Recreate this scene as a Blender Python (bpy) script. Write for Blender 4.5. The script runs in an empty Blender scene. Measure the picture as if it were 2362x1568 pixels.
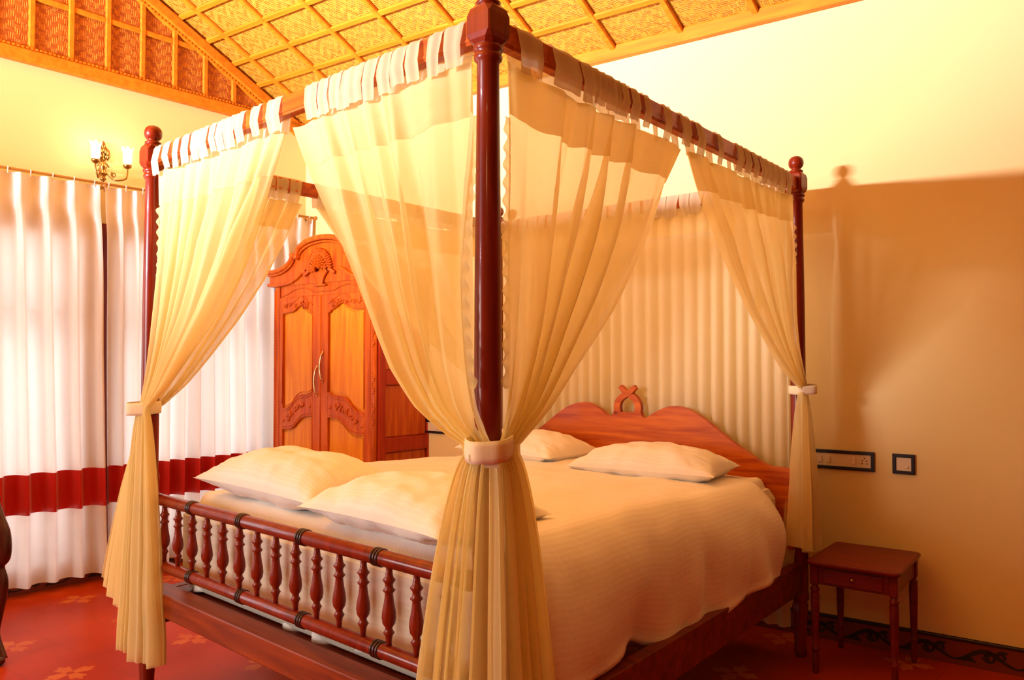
import bpy, math, random
from math import sin, cos, pi, sqrt, exp, radians, floor
from mathutils import Vector, noise
random.seed(7)
V = Vector
scene = bpy.context.scene
col = scene.collection

# ------------------------------------------------------------------ camera
cd = bpy.data.cameras.new('camera'); cam = bpy.data.objects.new('camera', cd); col.objects.link(cam)
cam.location = (0, 0, 1.36)
cam.rotation_euler = (radians(90) + math.atan(46 / 1790), 0, 0)
cd.sensor_width = 36; cd.sensor_fit = 'HORIZONTAL'; cd.lens = 36 * 1790 / 2362
cd.clip_start = 0.05
scene.camera = cam
scene.view_settings.view_transform = 'Standard'; scene.view_settings.look = 'None'
scene.view_settings.gamma = 1; scene.view_settings.use_curve_mapping = False
scene.view_settings.exposure = -0.3

# ------------------------------------------------------------------ world: daylight outside the windows
w = bpy.data.worlds.new('world'); scene.world = w; w.use_nodes = True
w.node_tree.nodes['Background'].inputs[0].default_value = (0.85, 0.93, 1.0, 1)
w.node_tree.nodes['Background'].inputs[1].default_value = 0.7

# ------------------------------------------------------------------ room frame
C0 = V((-1.6, 5.99)); E1 = V((0.82359, -0.56719)); E2 = V((-0.65338, -0.75703)); NL = V((0.75703, -0.65338))
NB = V((-0.56719, -0.82359))             # into the room from the back wall
RA, RB = 6.2, 6.5                        # room size along the back wall / along the left wall
def W(a, b, z=0.0, out=0.0, outb=0.0):
    p = C0 + E1 * a + E2 * b + NL * out + NB * outb
    return V((p.x, p.y, z))

def area(name, loc, target, sx, sy, power, color):
    l = bpy.data.lights.new(name, 'AREA'); l.shape = 'RECTANGLE'; l.size = sx; l.size_y = sy
    l.energy = power; l.color = color
    o = bpy.data.objects.new(name, l); col.objects.link(o); o.location = loc
    o.rotation_euler = (V(target) - V(loc)).to_track_quat('-Z', 'Y').to_euler()
    return o
def point(name, loc, power, color, r=0.04):
    l = bpy.data.lights.new(name, 'POINT'); l.energy = power; l.color = color; l.shadow_soft_size = r
    o = bpy.data.objects.new(name, l); col.objects.link(o); o.location = loc
    return o
KEY = area('tube_light', V((-4.45, 0.35, 2.30)), (-1.9, 2.6, 4.1), 1.0, 0.16, 500, (0.95, 0.89, 1.0)); KEY.data.spread = radians(82)
area('window_daylight', V((-3.9, 0.55, 1.45)), (0.3, 3.0, 0.95), 1.3, 1.1, 90, (1.0, 0.96, 0.90))
# daylight arriving at each window of the left wall
WINS = [(0.30, 1.44), (1.58, 2.90), (3.25, 4.60)]
for i, (b0, b1) in enumerate(WINS):
    c = W(0, (b0 + b1) / 2, 1.2, -0.35)
    area('daylight', c, c + V((NL.x, NL.y, -0.1)), b1 - b0, 1.9, (46, 46, 60)[i], (0.95, 0.97, 1.0))
# warm fill lights, added to brighten the scene; no lamps hang here
point('fill_warm', W(3.6, 4.2, 3.0), 36, (1.0, 0.60, 0.04), 0.12)

point('fill_warm', W(5.6, 5.6, 2.7), 24, (1.0, 0.72, 0.30), 0.15)

# ------------------------------------------------------------------ materials
def nm(name):
    m = bpy.data.materials.new(name); m.use_nodes = True
    nt = m.node_tree; b = nt.nodes['Principled BSDF']; return m, nt, b
def lk(nt, a, b): nt.links.new(a, b)
def nd(nt, t, **kw):
    n = nt.nodes.new(t)
    for k, v in kw.items(): setattr(n, k, v)
    return n
def math_(nt, op, a, b=None, c=None):
    n = nt.nodes.new('ShaderNodeMath'); n.operation = op
    for i, x in enumerate((a, b, c)):
        if x is None: continue
        if isinstance(x, (int, float)): n.inputs[i].default_value = x
        else: nt.links.new(x, n.inputs[i])
    return n.outputs[0]
def ramp(nt, fac, stops):
    r = nt.nodes.new('ShaderNodeValToRGB'); cr = r.color_ramp
    while len(cr.elements) < len(stops): cr.elements.new(0.5)
    for e, (p, c) in zip(cr.elements, stops): e.position = p; e.color = (*c, 1)
    nt.links.new(fac, r.inputs[0]); return r.outputs[0]
def bump(nt, b, h, strength, dist=0.01):
    n = nt.nodes.new('ShaderNodeBump'); n.inputs['Strength'].default_value = strength; n.inputs['Distance'].default_value = dist
    nt.links.new(h, n.inputs['Height']); nt.links.new(n.outputs[0], b.inputs['Normal'])
def wood(name, c1, c2, rough=0.3, axis='Z', scale=1.0, coat=0.3, spec=0.5, rot=0.0):
    m, nt, b = nm(name)
    tc = nd(nt, 'ShaderNodeTexCoord'); mp = nd(nt, 'ShaderNodeMapping')
    s = {'X': (1.2, 14, 14), 'Y': (14, 1.2, 14), 'Z': (14, 14, 1.2)}[axis]
    mp.inputs['Scale'].default_value = [x * scale for x in s]
    mr = nd(nt, 'ShaderNodeMapping'); mr.inputs['Rotation'].default_value = (0, 0, radians(rot)); lk(nt, tc.outputs['Object'], mr.inputs[0]); lk(nt, mr.outputs[0], mp.inputs[0])
    n = nd(nt, 'ShaderNodeTexNoise'); n.inputs['Scale'].default_value = 2.2; n.inputs['Detail'].default_value = 6; n.inputs['Distortion'].default_value = 0.6
    lk(nt, mp.outputs[0], n.inputs[0])
    c = ramp(nt, n.outputs[0], [(0.3, c1), (0.72, c2)])
    lk(nt, c, b.inputs['Base Color'])
    b.inputs['Roughness'].default_value = rough; b.inputs['Coat Weight'].default_value = coat; b.inputs['Coat Roughness'].default_value = 0.08
    b.inputs['Specular IOR Level'].default_value = spec * 0.5
    bump(nt, b, n.outputs[0], 0.12, 0.004)
    return m
def plain(name, c, rough=0.5, metal=0.0, spec=0.5):
    m, nt, b = nm(name)
    n = nd(nt, 'ShaderNodeTexNoise'); n.inputs['Scale'].default_value = 30; n.inputs['Detail'].default_value = 3
    k = ramp(nt, n.outputs[0], [(0.3, tuple(x * 0.9 for x in c)), (0.7, tuple(min(1, x * 1.05) for x in c))])
    lk(nt, k, b.inputs['Base Color'])
    b.inputs['Roughness'].default_value = rough; b.inputs['Metallic'].default_value = metal; b.inputs['Specular IOR Level'].default_value = spec
    return m
M = {}
M['bed'] = wood('bed_rosewood', (0.14, 0.008, 0.001), (0.25, 0.022, 0.002), 0.34, 'Z', 1.0, 0.30, 0.4)
M['beam'] = wood('bed_beam_wood', (0.10, 0.010, 0.002), (0.22, 0.030, 0.004), 0.42, 'X', 1.0, 0.06, 0.4, -138.6)
M['footbeam'] = wood('foot_beam_wood', (0.15, 0.018, 0.002), (0.32, 0.05, 0.004), 0.42, 'X', 1.0, 0.06, 0.4, -138.6)
M['head'] = wood('headboard_teak', (0.34, 0.045, 0.002), (0.64, 0.15, 0.006), 0.36, 'X', 1.0, 0.08, 0.4, -138.6)
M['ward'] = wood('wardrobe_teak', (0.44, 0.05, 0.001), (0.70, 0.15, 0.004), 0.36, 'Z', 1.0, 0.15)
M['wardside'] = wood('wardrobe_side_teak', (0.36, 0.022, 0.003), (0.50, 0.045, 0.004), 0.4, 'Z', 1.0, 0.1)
M['panel'] = wood('wardrobe_panel_teak', (0.68, 0.17, 0.003), (0.90, 0.34, 0.010), 0.32, 'Z', 1.0, 0.15)
M['table'] = wood('table_red_wood', (0.11, 0.006, 0.003), (0.20, 0.012, 0.004), 0.38, 'X', 1.0, 0.1, 0.5, 36)
M['dark'] = wood('dark_carved_wood', (0.03, 0.006, 0.005), (0.08, 0.014, 0.01), 0.25)
M['roofwood'] = wood('roof_batten_wood', (0.56, 0.15, 0.005), (0.72, 0.25, 0.012), 0.5, 'X', 1.0, 0.05, 0.4, 34.6)
M['ring'] = plain('dark_ring_lacquer', (0.035, 0.008, 0.005), 0.3)
M['brass'] = plain('aged_brass', (0.42, 0.25, 0.07), 0.28, 1.0)
M['handle'] = plain('brass_handle', (0.75, 0.55, 0.30), 0.22, 1.0)
M['black'] = plain('black_plastic', (0.010, 0.008, 0.012), 0.35)
M['ivory'] = plain('ivory_plastic', (0.80, 0.66, 0.42), 0.4)
M['hole'] = plain('socket_hole', (0.08, 0.03, 0.015), 0.8)
M['frame'] = wood('window_frame_wood', (0.14, 0.012, 0.006), (0.24, 0.025, 0.01), 0.4)
M['rod'] = plain('wooden_curtain_rod', (0.45, 0.20, 0.03), 0.4)
M['hook'] = plain('white_curtain_hook', (0.85, 0.83, 0.78), 0.5)

# painted plaster wall
m, nt, b = nm('yellow_plaster')
n = nd(nt, 'ShaderNodeTexNoise'); n.inputs['Scale'].default_value = 2.5; n.inputs['Detail'].default_value = 5
lk(nt, ramp(nt, n.outputs[0], [(0.3, (0.85, 0.66, 0.28)), (0.7, (0.87, 0.68, 0.31))]), b.inputs['Base Color'])
b.inputs['Roughness'].default_value = 0.75; b.inputs['Specular IOR Level'].default_value = 0.2
n2 = nd(nt, 'ShaderNodeTexNoise'); n2.inputs['Scale'].default_value = 60; bump(nt, b, n2.outputs[0], 0.05, 0.003)
M['wall'] = m
M['wall_dark'] = wood('unseen_wall_low_bounce', (0.16, 0.045, 0.012), (0.26, 0.08, 0.02), 0.5, 'Z', 1.0, 0.05)  # for the unseen walls, dark colour chosen to cut bounce light

# woven bamboo mat (uv in metres)
def bamboo(name, cA, cB, cG):
    m, nt, b = nm(name)
    uv = nd(nt, 'ShaderNodeUVMap'); sp = nd(nt, 'ShaderNodeSeparateXYZ'); lk(nt, uv.outputs[0], sp.inputs[0])
    wd = 0.011
    nz = nd(nt, 'ShaderNodeTexNoise'); nz.inputs['Scale'].default_value = 7; lk(nt, uv.outputs[0], nz.inputs[0])
    wob = math_(nt, 'MULTIPLY', math_(nt, 'SUBTRACT', nz.outputs[0], 0.5), 1.6)
    X = math_(nt, 'ADD', math_(nt, 'DIVIDE', sp.outputs[0], wd), wob); Y = math_(nt, 'ADD', math_(nt, 'DIVIDE', sp.outputs[1], wd), wob)
    Xf = math_(nt, 'FLOOR', X); Yf = math_(nt, 'FLOOR', Y)
    zig = math_(nt, 'PINGPONG', Xf, 6)
    t = math_(nt, 'FLOORED_MODULO', math_(nt, 'ADD', zig, Yf), 6)
    over = math_(nt, 'LESS_THAN', t, 3)
    # strip ids
    wa = nd(nt, 'ShaderNodeTexWhiteNoise', noise_dimensions='2D'); wb = nd(nt, 'ShaderNodeTexWhiteNoise', noise_dimensions='2D')
    ca = nd(nt, 'ShaderNodeCombineXYZ'); cb = nd(nt, 'ShaderNodeCombineXYZ')
    lk(nt, Xf, ca.inputs[0]); lk(nt, math_(nt, 'FLOOR', math_(nt, 'DIVIDE', Y, 6)), ca.inputs[1])
    lk(nt, Yf, cb.inputs[1]); lk(nt, math_(nt, 'FLOOR', math_(nt, 'DIVIDE', X, 6)), cb.inputs[0])
    lk(nt, ca.outputs[0], wa.inputs[0]); lk(nt, cb.outputs[0], wb.inputs[0])
    rnd = math_(nt, 'ADD', math_(nt, 'MULTIPLY', wa.outputs[0], over), math_(nt, 'MULTIPLY', wb.outputs[0], math_(nt, 'SUBTRACT', 1.0, over)))
    fx = math_(nt, 'ABSOLUTE', math_(nt, 'SUBTRACT', math_(nt, 'FRACT', X), 0.5)); fy = math_(nt, 'ABSOLUTE', math_(nt, 'SUBTRACT', math_(nt, 'FRACT', Y), 0.5))
    e = math_(nt, 'ADD', math_(nt, 'MULTIPLY', fx, over), math_(nt, 'MULTIPLY', fy, math_(nt, 'SUBTRACT', 1.0, over)))
    gap = math_(nt, 'GREATER_THAN', e, 0.45)
    c = ramp(nt, math_(nt, 'ADD', math_(nt, 'MULTIPLY', rnd, 0.6), math_(nt, 'MULTIPLY', over, 0.4)), [(0.0, cA), (0.55, tuple((p + q) / 2 for p, q in zip(cA, cB))), (1.0, cB)])
    mx = nd(nt, 'ShaderNodeMix', data_type='RGBA'); lk(nt, math_(nt, 'MULTIPLY', gap, 0.8), mx.inputs[0]); lk(nt, c, mx.inputs[6]); mx.inputs[7].default_value = (*cG, 1)
    lk(nt, mx.outputs[2], b.inputs['Base Color']); b.inputs['Roughness'].default_value = 0.5
    hgt = math_(nt, 'SUBTRACT', math_(nt, 'ADD', math_(nt, 'MULTIPLY', over, 0.4), math_(nt, 'MULTIPLY', rnd, 0.3)), math_(nt, 'MULTIPLY', e, 1.2))
    bump(nt, b, hgt, 0.7, 0.006)
    return m
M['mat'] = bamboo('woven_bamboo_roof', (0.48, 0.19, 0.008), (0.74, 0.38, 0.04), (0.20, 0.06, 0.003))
M['mat_shaded'] = bamboo('woven_bamboo_shaded', (0.36, 0.075, 0.005), (0.66, 0.22, 0.016), (0.16, 0.024, 0.002))  # same mat as the roof, the gable's dimmer light put into the colour

# floor: red oxide tiles with pale flower
m, nt, b = nm('red_oxide_tiles')
uv = nd(nt, 'ShaderNodeUVMap'); sp = nd(nt, 'ShaderNodeSeparateXYZ'); lk(nt, uv.outputs[0], sp.inputs[0])
T = 0.55
ux = math_(nt, 'SUBTRACT', math_(nt, 'FRACT', math_(nt, 'ADD', math_(nt, 'DIVIDE', math_(nt, 'SUBTRACT', sp.outputs[0], 0.35), T), 100.5)), 0.5)
uy = math_(nt, 'SUBTRACT', math_(nt, 'FRACT', math_(nt, 'ADD', math_(nt, 'DIVIDE', math_(nt, 'SUBTRACT', sp.outputs[1], 0.12), T), 100.5)), 0.5)
rr = math_(nt, 'SQRT', math_(nt, 'ADD', math_(nt, 'MULTIPLY', ux, ux), math_(nt, 'MULTIPLY', uy, uy)))
th = math_(nt, 'ARCTAN2', uy, ux)
pet = math_(nt, 'ABSOLUTE', math_(nt, 'COSINE', math_(nt, 'MULTIPLY', th, 2.0)))
lim = math_(nt, 'ADD', math_(nt, 'MULTIPLY', math_(nt, 'POWER', pet, 0.7), 0.17), math_(nt, 'MULTIPLY', math_(nt, 'COSINE', math_(nt, 'MULTIPLY', th, 16.0)), 0.018))
fl = math_(nt, 'MULTIPLY', math_(nt, 'LESS_THAN', rr, lim), math_(nt, 'GREATER_THAN', rr, 0.03))
nz = nd(nt, 'ShaderNodeTexNoise'); nz.inputs['Scale'].default_value = 9; nz.inputs['Detail'].default_value = 5; lk(nt, uv.outputs[0], nz.inputs[0])
nz2 = nd(nt, 'ShaderNodeTexNoise'); nz2.inputs['Scale'].default_value = 1.6; lk(nt, uv.outputs[0], nz2.inputs[0])
basec = ramp(nt, nz2.outputs[0], [(0.35, (0.34, 0.024, 0.001)), (0.65, (0.46, 0.042, 0.001))])
mx = nd(nt, 'ShaderNodeMix', data_type='RGBA'); lk(nt, math_(nt, 'MULTIPLY', fl, math_(nt, 'MULTIPLY', nz.outputs[0], 0.9)), mx.inputs[0]); lk(nt, basec, mx.inputs[6]); mx.inputs[7].default_value = (0.70, 0.22, 0.03, 1)
g1 = math_(nt, 'GREATER_THAN', math_(nt, 'ABSOLUTE', math_(nt, 'SUBTRACT', math_(nt, 'FRACT', math_(nt, 'ADD', math_(nt, 'MULTIPLY', ux, 2.0), 0.5)), 0.5)), 0.494)
g2 = math_(nt, 'GREATER_THAN', math_(nt, 'ABSOLUTE', math_(nt, 'SUBTRACT', math_(nt, 'FRACT', math_(nt, 'ADD', math_(nt, 'MULTIPLY', uy, 2.0), 0.5)), 0.5)), 0.494)
mx2 = nd(nt, 'ShaderNodeMix', data_type='RGBA'); lk(nt, math_(nt, 'MULTIPLY', math_(nt, 'MAXIMUM', g1, g2), 0.45), mx2.inputs[0]); lk(nt, mx.outputs[2], mx2.inputs[6]); mx2.inputs[7].default_value = (0.16, 0.02, 0.01, 1)
lk(nt, mx2.outputs[2], b.inputs['Base Color']); b.inputs['Roughness'].default_value = 0.32; b.inputs['Specular IOR Level'].default_value = 0.10
bump(nt, b, nz.outputs[0], 0.04, 0.004)
M['floor'] = m

# sheer canopy cloth
def sheer(name, c, transp, back=0.5):
    m = bpy.data.materials.new(name); m.use_nodes = True; nt = m.node_tree; nt.nodes.clear()
    out = nd(nt, 'ShaderNodeOutputMaterial'); d = nd(nt, 'ShaderNodeBsdfDiffuse'); t = nd(nt, 'ShaderNodeBsdfTranslucent'); tr = nd(nt, 'ShaderNodeBsdfTransparent')
    tr.inputs[0].default_value = (1.0, 0.97, 0.90, 1)
    n = nd(nt, 'ShaderNodeTexNoise'); n.inputs['Scale'].default_value = 6
    cc = ramp(nt, n.outputs[0], [(0.3, tuple(x * 0.97 for x in c)), (0.7, c)])
    lk(nt, cc, d.inputs[0]); lk(nt, cc, t.inputs[0])
    m1 = nd(nt, 'ShaderNodeMixShader'); m1.inputs[0].default_value = back; lk(nt, d.outputs[0], m1.inputs[1]); lk(nt, t.outputs[0], m1.inputs[2])
    m2 = nd(nt, 'ShaderNodeMixShader')
    lw = nd(nt, 'ShaderNodeLayerWeight'); lw.inputs[0].default_value = 0.25
    fac = math_(nt, 'MULTIPLY', math_(nt, 'SUBTRACT', 1.0, lw.outputs['Facing']), transp)
    lk(nt, fac, m2.inputs[0]); lk(nt, m1.outputs[0], m2.inputs[1]); lk(nt, tr.outputs[0], m2.inputs[2])
    lk(nt, m2.outputs[0], out.inputs[0]); return m
M['sheer'] = sheer('cream_sheer_cotton', (0.96, 0.85, 0.44), 0.26, 0.52)
M['header'] = sheer('cream_sheer_doubled', (0.94, 0.82, 0.46), 0.12, 0.52)
M['tab'] = sheer('cream_sheer_tab', (0.80, 0.70, 0.46), 0.14, 0.40)
M['band'] = plain('cream_tie_band', (0.88, 0.76, 0.52), 0.7)
M['sheerback'] = sheer('cream_sheer_backdrop', (0.93, 0.84, 0.56), 0.18, 0.5)

# satin window curtain
def satin(name, c, transl, rough=0.38):
    m = bpy.data.materials.new(name); m.use_nodes = True; nt = m.node_tree; b = nt.nodes['Principled BSDF']; out = nt.nodes['Material Output']
    n = nd(nt, 'ShaderNodeTexNoise'); n.inputs['Scale'].default_value = 5; n.inputs['Detail'].default_value = 4
    cc = ramp(nt, n.outputs[0], [(0.3, tuple(x * 0.95 for x in c)), (0.7, c)])
    lk(nt, cc, b.inputs['Base Color']); b.inputs['Roughness'].default_value = rough; b.inputs['Sheen Weight'].default_value = 0.2
    t = nd(nt, 'ShaderNodeBsdfTranslucent'); lk(nt, cc, t.inputs[0])
    mx = nd(nt, 'ShaderNodeMixShader'); mx.inputs[0].default_value = transl
    lk(nt, b.outputs[0], mx.inputs[1]); lk(nt, t.outputs[0], mx.inputs[2]); lk(nt, mx.outputs[0], out.inputs[0]); return m
M['satin'] = satin('white_satin', (0.88, 0.84, 0.80), 0.27)
M['redsatin'] = satin('red_satin', (0.50, 0.008, 0.002), 0.0, 0.26)

# bed linen with satin stripe
def linen(name, c, stripes):
    m, nt, b = nm(name)
    uv = nd(nt, 'ShaderNodeUVMap'); sp = nd(nt, 'ShaderNodeSeparateXYZ'); lk(nt, uv.outputs[0], sp.inputs[0])
    s = math_(nt, 'SINE', math_(nt, 'MULTIPLY', sp.outputs[1], 2 * pi / stripes))
    s01 = math_(nt, 'GREATER_THAN', s, 0.0)
    cc = ramp(nt, s01, [(0.0, c), (1.0, tuple(x * 0.965 for x in c))])
    lk(nt, cc, b.inputs['Base Color'])
    lk(nt, math_(nt, 'ADD', math_(nt, 'MULTIPLY', s01, 0.3), 0.45), b.inputs['Roughness'])
    b.inputs['Sheen Weight'].default_value = 0.15; b.inputs['Specular IOR Level'].default_value = 0.35
    n = nd(nt, 'ShaderNodeTexNoise'); n.inputs['Scale'].default_value = 7; n.inputs['Detail'].default_value = 6
    tc = nd(nt, 'ShaderNodeTexCoord'); lk(nt, tc.outputs['Object'], n.inputs[0])
    bump(nt, b, math_(nt, 'ADD', n.outputs[0], math_(nt, 'MULTIPLY', s01, 0.03)), 0.35, 0.03)
    return m
M['linen'] = linen('white_striped_linen', (0.90, 0.86, 0.80), 0.016)
M['duvet'] = linen('white_duvet_satin_stripe', (0.90, 0.84, 0.74), 0.020)
M['mattress'] = plain('mattress_ticking', (0.7, 0.62, 0.5), 0.8)

# glass and glow
m = bpy.data.materials.new('window_glass'); m.use_nodes = True; nt = m.node_tree; nt.nodes.clear()
out = nd(nt, 'ShaderNodeOutputMaterial'); a_ = nd(nt, 'ShaderNodeBsdfTransparent'); g_ = nd(nt, 'ShaderNodeBsdfGlossy'); g_.inputs['Roughness'].default_value = 0.02
x_ = nd(nt, 'ShaderNodeMixShader'); x_.inputs[0].default_value = 0.06; lk(nt, a_.outputs[0], x_.inputs[1]); lk(nt, g_.outputs[0], x_.inputs[2]); lk(nt, x_.outputs[0], out.inputs[0])
M['glass'] = m
m, nt, b = nm('frosted_lamp_glass')
b.inputs['Base Color'].default_value = (1, 0.95, 0.85, 1); b.inputs['Emission Color'].default_value = (1.0, 0.84, 0.52, 1); b.inputs['Emission Strength'].default_value = 1.6
b.inputs['Roughness'].default_value = 0.3
tr = nd(nt, 'ShaderNodeBsdfTransparent'); mx = nd(nt, 'ShaderNodeMixShader'); mx.inputs[0].default_value = 0.45
lk(nt, b.outputs[0], mx.inputs[1]); lk(nt, tr.outputs[0], mx.inputs[2]); lk(nt, mx.outputs[0], nt.nodes['Material Output'].inputs[0])
M['shade'] = m
m, nt, b = nm('lit_bulb'); b.inputs['Emission Color'].default_value = (1.0, 0.85, 0.6, 1); b.inputs['Emission Strength'].default_value = 30
M['bulb'] = m

# ------------------------------------------------------------------ mesh builder
class MB:
    def __init__(s): s.v = []; s.f = []; s.uv = {}; s.sm = []
    def quadgrid(s, fn, nu, nv, uvfn=None, smooth=True, closeu=False):
        o = len(s.v)
        for j in range(nv + 1):
            for i in range(nu + (0 if closeu else 1)):
                s.v.append(V(fn(i / nu, j / nv)))
                if uvfn: s.uv[len(s.v) - 1] = uvfn(i / nu, j / nv)
        n = nu if closeu else nu + 1
        for j in range(nv):
            for i in range(nu):
                a = o + j * n + i; b_ = o + j * n + (i + 1) % n
                s.f.append((a, b_, b_ + n, a + n)); s.sm.append(smooth)
        return s
    def box(s, o, ex, ey, ez, bev=0.0):
        """o = corner, ex/ey/ez edge vectors"""
        o = V(o); ex = V(ex); ey = V(ey); ez = V(ez)
        if bev <= 0:
            k = len(s.v)
            for z in (0, 1):
                for y in (0, 1):
                    for x in (0, 1): s.v.append(o + ex * x + ey * y + ez * z)
            for q in ((0, 2, 3, 1), (4, 5, 7, 6), (0, 1, 5, 4), (2, 6, 7, 3), (0, 4, 6, 2), (1, 3, 7, 5)):
                s.f.append(tuple(k + i for i in q)); s.sm.append(False)
            return s
        bx, by, bz = [min(bev / max(e.length, 1e-6), 0.45) for e in (ex, ey, ez)]
        # chamfered box: octagonal rings
        def ring(m_, z):
            pts = [(bx * m_ , 0), (1 - bx * m_, 0), (1, by * m_), (1, 1 - by * m_), (1 - bx * m_, 1), (bx * m_, 1), (0, 1 - by * m_), (0, by * m_)]
            return [o + ex * x + ey * y + ez * z for x, y in pts]
        def inset(z):
            pts = [(bx * 1.3, by * 0.6), (1 - bx * 1.3, by * 0.6), (1 - bx * 0.6, by * 1.3), (1 - bx * 0.6, 1 - by * 1.3), (1 - bx * 1.3, 1 - by * 0.6), (bx * 1.3, 1 - by * 0.6), (bx * 0.6, 1 - by * 1.3), (bx * 0.6, by * 1.3)]
            return [o + ex * x + ey * y + ez * z for x, y in pts]
        rs = [inset(0), ring(1, bz), ring(1, 1 - bz), inset(1)]
        k = len(s.v)
        for r in rs: s.v += r
        for j in range(3):
            for i in range(8):
                s.f.append((k + j * 8 + i, k + j * 8 + (i + 1) % 8, k + (j + 1) * 8 + (i + 1) % 8, k + (j + 1) * 8 + i)); s.sm.append(False)
        s.f.append(tuple(k + i for i in reversed(range(8)))); s.sm.append(False)
        s.f.append(tuple(k + 24 + i for i in range(8))); s.sm.append(False)
        return s
    def lathe(s, c, prof, seg=20, axis=(0, 0, 1), smooth=True, squash=(1, 1)):
        """prof = [(r, h)...] along axis from c"""
        ax = V(axis).normalized(); r1 = ax.orthogonal().normalized(); 
        if abs(ax.z) > 0.99: r1 = V((1, 0, 0))
        r2 = ax.cross(r1); c = V(c); k = len(s.v)
        for r, h in prof:
            for i in range(seg):
                t = 2 * pi * i / seg
                s.v.append(c + ax * h + r1 * (r * cos(t) * squash[0]) + r2 * (r * sin(t) * squash[1]))
        for j in range(len(prof) - 1):
            for i in range(seg):
                s.f.append((k + j * seg + i, k + j * seg + (i + 1) % seg, k + (j + 1) * seg + (i + 1) % seg, k + (j + 1) * seg + i)); s.sm.append(smooth)
        s.f.append(tuple(k + i for i in reversed(range(seg)))); s.sm.append(False)
        s.f.append(tuple(k + (len(prof) - 1) * seg + i for i in range(seg))); s.sm.append(False)
        return s
    def tube(s, pts, r, seg=8, closed=False):
        pts = [V(p) for p in pts]; n = len(pts); k = len(s.v); up = None
        rf = r if callable(r) else (lambda t: r)
        for i, p in enumerate(pts):
            d = ((pts[min(i + 1, n - 1)] - pts[max(i - 1, 0)]) if not closed else (pts[(i + 1) % n] - pts[i - 1])).normalized()
            if up is None: up = d.orthogonal().normalized()
            up = (up - d * up.dot(d)).normalized(); sd = d.cross(up)
            rad = rf(i / max(n - 1, 1))
            for q in range(seg):
                t = 2 * pi * q / seg; s.v.append(p + up * (rad * cos(t)) + sd * (rad * sin(t)))
        for i in range(n if closed else n - 1):
            for q in range(seg):
                i2 = (i + 1) % n
                s.f.append((k + i * seg + q, k + i * seg + (q + 1) % seg, k + i2 * seg + (q + 1) % seg, k + i2 * seg + q)); s.sm.append(True)
        if not closed:
            s.f.append(tuple(k + q for q in reversed(range(seg)))); s.sm.append(False)
            s.f.append(tuple(k + (n - 1) * seg + q for q in range(seg))); s.sm.append(False)
        return s
    def blob(s, c, ex, ey, ez, n=8):
        """ellipsoid with axis vectors"""
        c = V(c); ex = V(ex); ey = V(ey); ez = V(ez); k = len(s.v)
        for j in range(n + 1):
            t = pi * j / n
            for i in range(n * 2):
                p = pi * i / n
                s.v.append(c + ex * (sin(t) * cos(p)) + ey * (sin(t) * sin(p)) + ez * cos(t))
        m_ = n * 2
        for j in range(n):
            for i in range(m_):
                s.f.append((k + j * m_ + i, k + (j + 1) * m_ + i, k + (j + 1) * m_ + (i + 1) % m_, k + j * m_ + (i + 1) % m_)); s.sm.append(True)
        return s
    def prism(s, pts, o, ex, ey, n, th, smooth=False):
        """polygon pts (x,y) in frame o,ex,ey extruded th along n (ear-clipped by Blender)"""
        o = V(o); ex = V(ex); ey = V(ey); n = V(n); k = len(s.v); m_ = len(pts)
        for d in (0, th):
            for x, y in pts: s.v.append(o + ex * x + ey * y + n * d)
        s.f.append(tuple(k + i for i in reversed(range(m_)))); s.sm.append(False)
        s.f.append(tuple(k + m_ + i for i in range(m_))); s.sm.append(False)
        for i in range(m_):
            s.f.append((k + i, k + (i + 1) % m_, k + m_ + (i + 1) % m_, k + m_ + i)); s.sm.append(smooth)
        return s
    def band(s, lo, hi, o, ex, ey, n, th):
        """closed slab between two curves lo/hi (equal-length lists of (x,y))"""
        o = V(o); ex = V(ex); ey = V(ey); n = V(n); k = len(s.v); m_ = len(lo)
        P = lambda q, d: o + ex * q[0] + ey * q[1] + n * d
        for a_, b_ in zip(lo, hi): s.v += [P(a_, 0), P(b_, 0), P(b_, th), P(a_, th)]
        for i in range(m_ - 1):
            p = k + i * 4; q = p + 4
            for a_, b_ in ((0, 1), (1, 2), (2, 3), (3, 0)): s.f.append((p + a_, p + b_, q + b_, q + a_)); s.sm.append(False)
        s.f.append((k, k + 3, k + 2, k + 1)); s.sm.append(False); e = k + (m_ - 1) * 4
        s.f.append((e, e + 1, e + 2, e + 3)); s.sm.append(False)
        return s
WORLD = {}
def obj(name, mb, mat, parent=None, origin=None):
    if parent is not None: org = origin or WORLD[parent.name]
    elif origin is not None: org = V(origin)
    else:
        xs = [p.x for p in mb.v]; ys = [p.y for p in mb.v]; zs = [p.z for p in mb.v]
        org = V(((min(xs) + max(xs)) / 2, (min(ys) + max(ys)) / 2, min(zs)))
    org = V(org)
    me = bpy.data.meshes.new(name); me.from_pydata([tuple(p - org) for p in mb.v], [], mb.f); me.validate(clean_customdata=False)
    if mb.uv:
        ul = me.uv_layers.new(name='UVMap')
        for l in me.loops: ul.data[l.index].uv = mb.uv.get(l.vertex_index, (0, 0))
    if len(me.polygons) == len(mb.sm): me.polygons.foreach_set('use_smooth', mb.sm)
    me.materials.append(mat)
    o = bpy.data.objects.new(name, me); col.objects.link(o); o.location = org
    if parent is not None:
        o.parent = parent; o.location = org - WORLD[parent.name]
    WORLD[o.name] = org
    return o
def thing(name, label, cat, loc, group=None):
    o = bpy.data.objects.new(name, None); col.objects.link(o); o.location = loc; o.empty_display_size = 0.1
    o['label'] = label; o['category'] = cat
    if group: o['group'] = group
    WORLD[o.name] = V(loc); return o
def tag(o, label, cat, group=None):
    o['label'] = label; o['category'] = cat
    if group: o['group'] = group
    return o
def struct(o, label=None):
    o['kind'] = 'structure'
    if label: o['label'] = label
    return o
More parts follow.
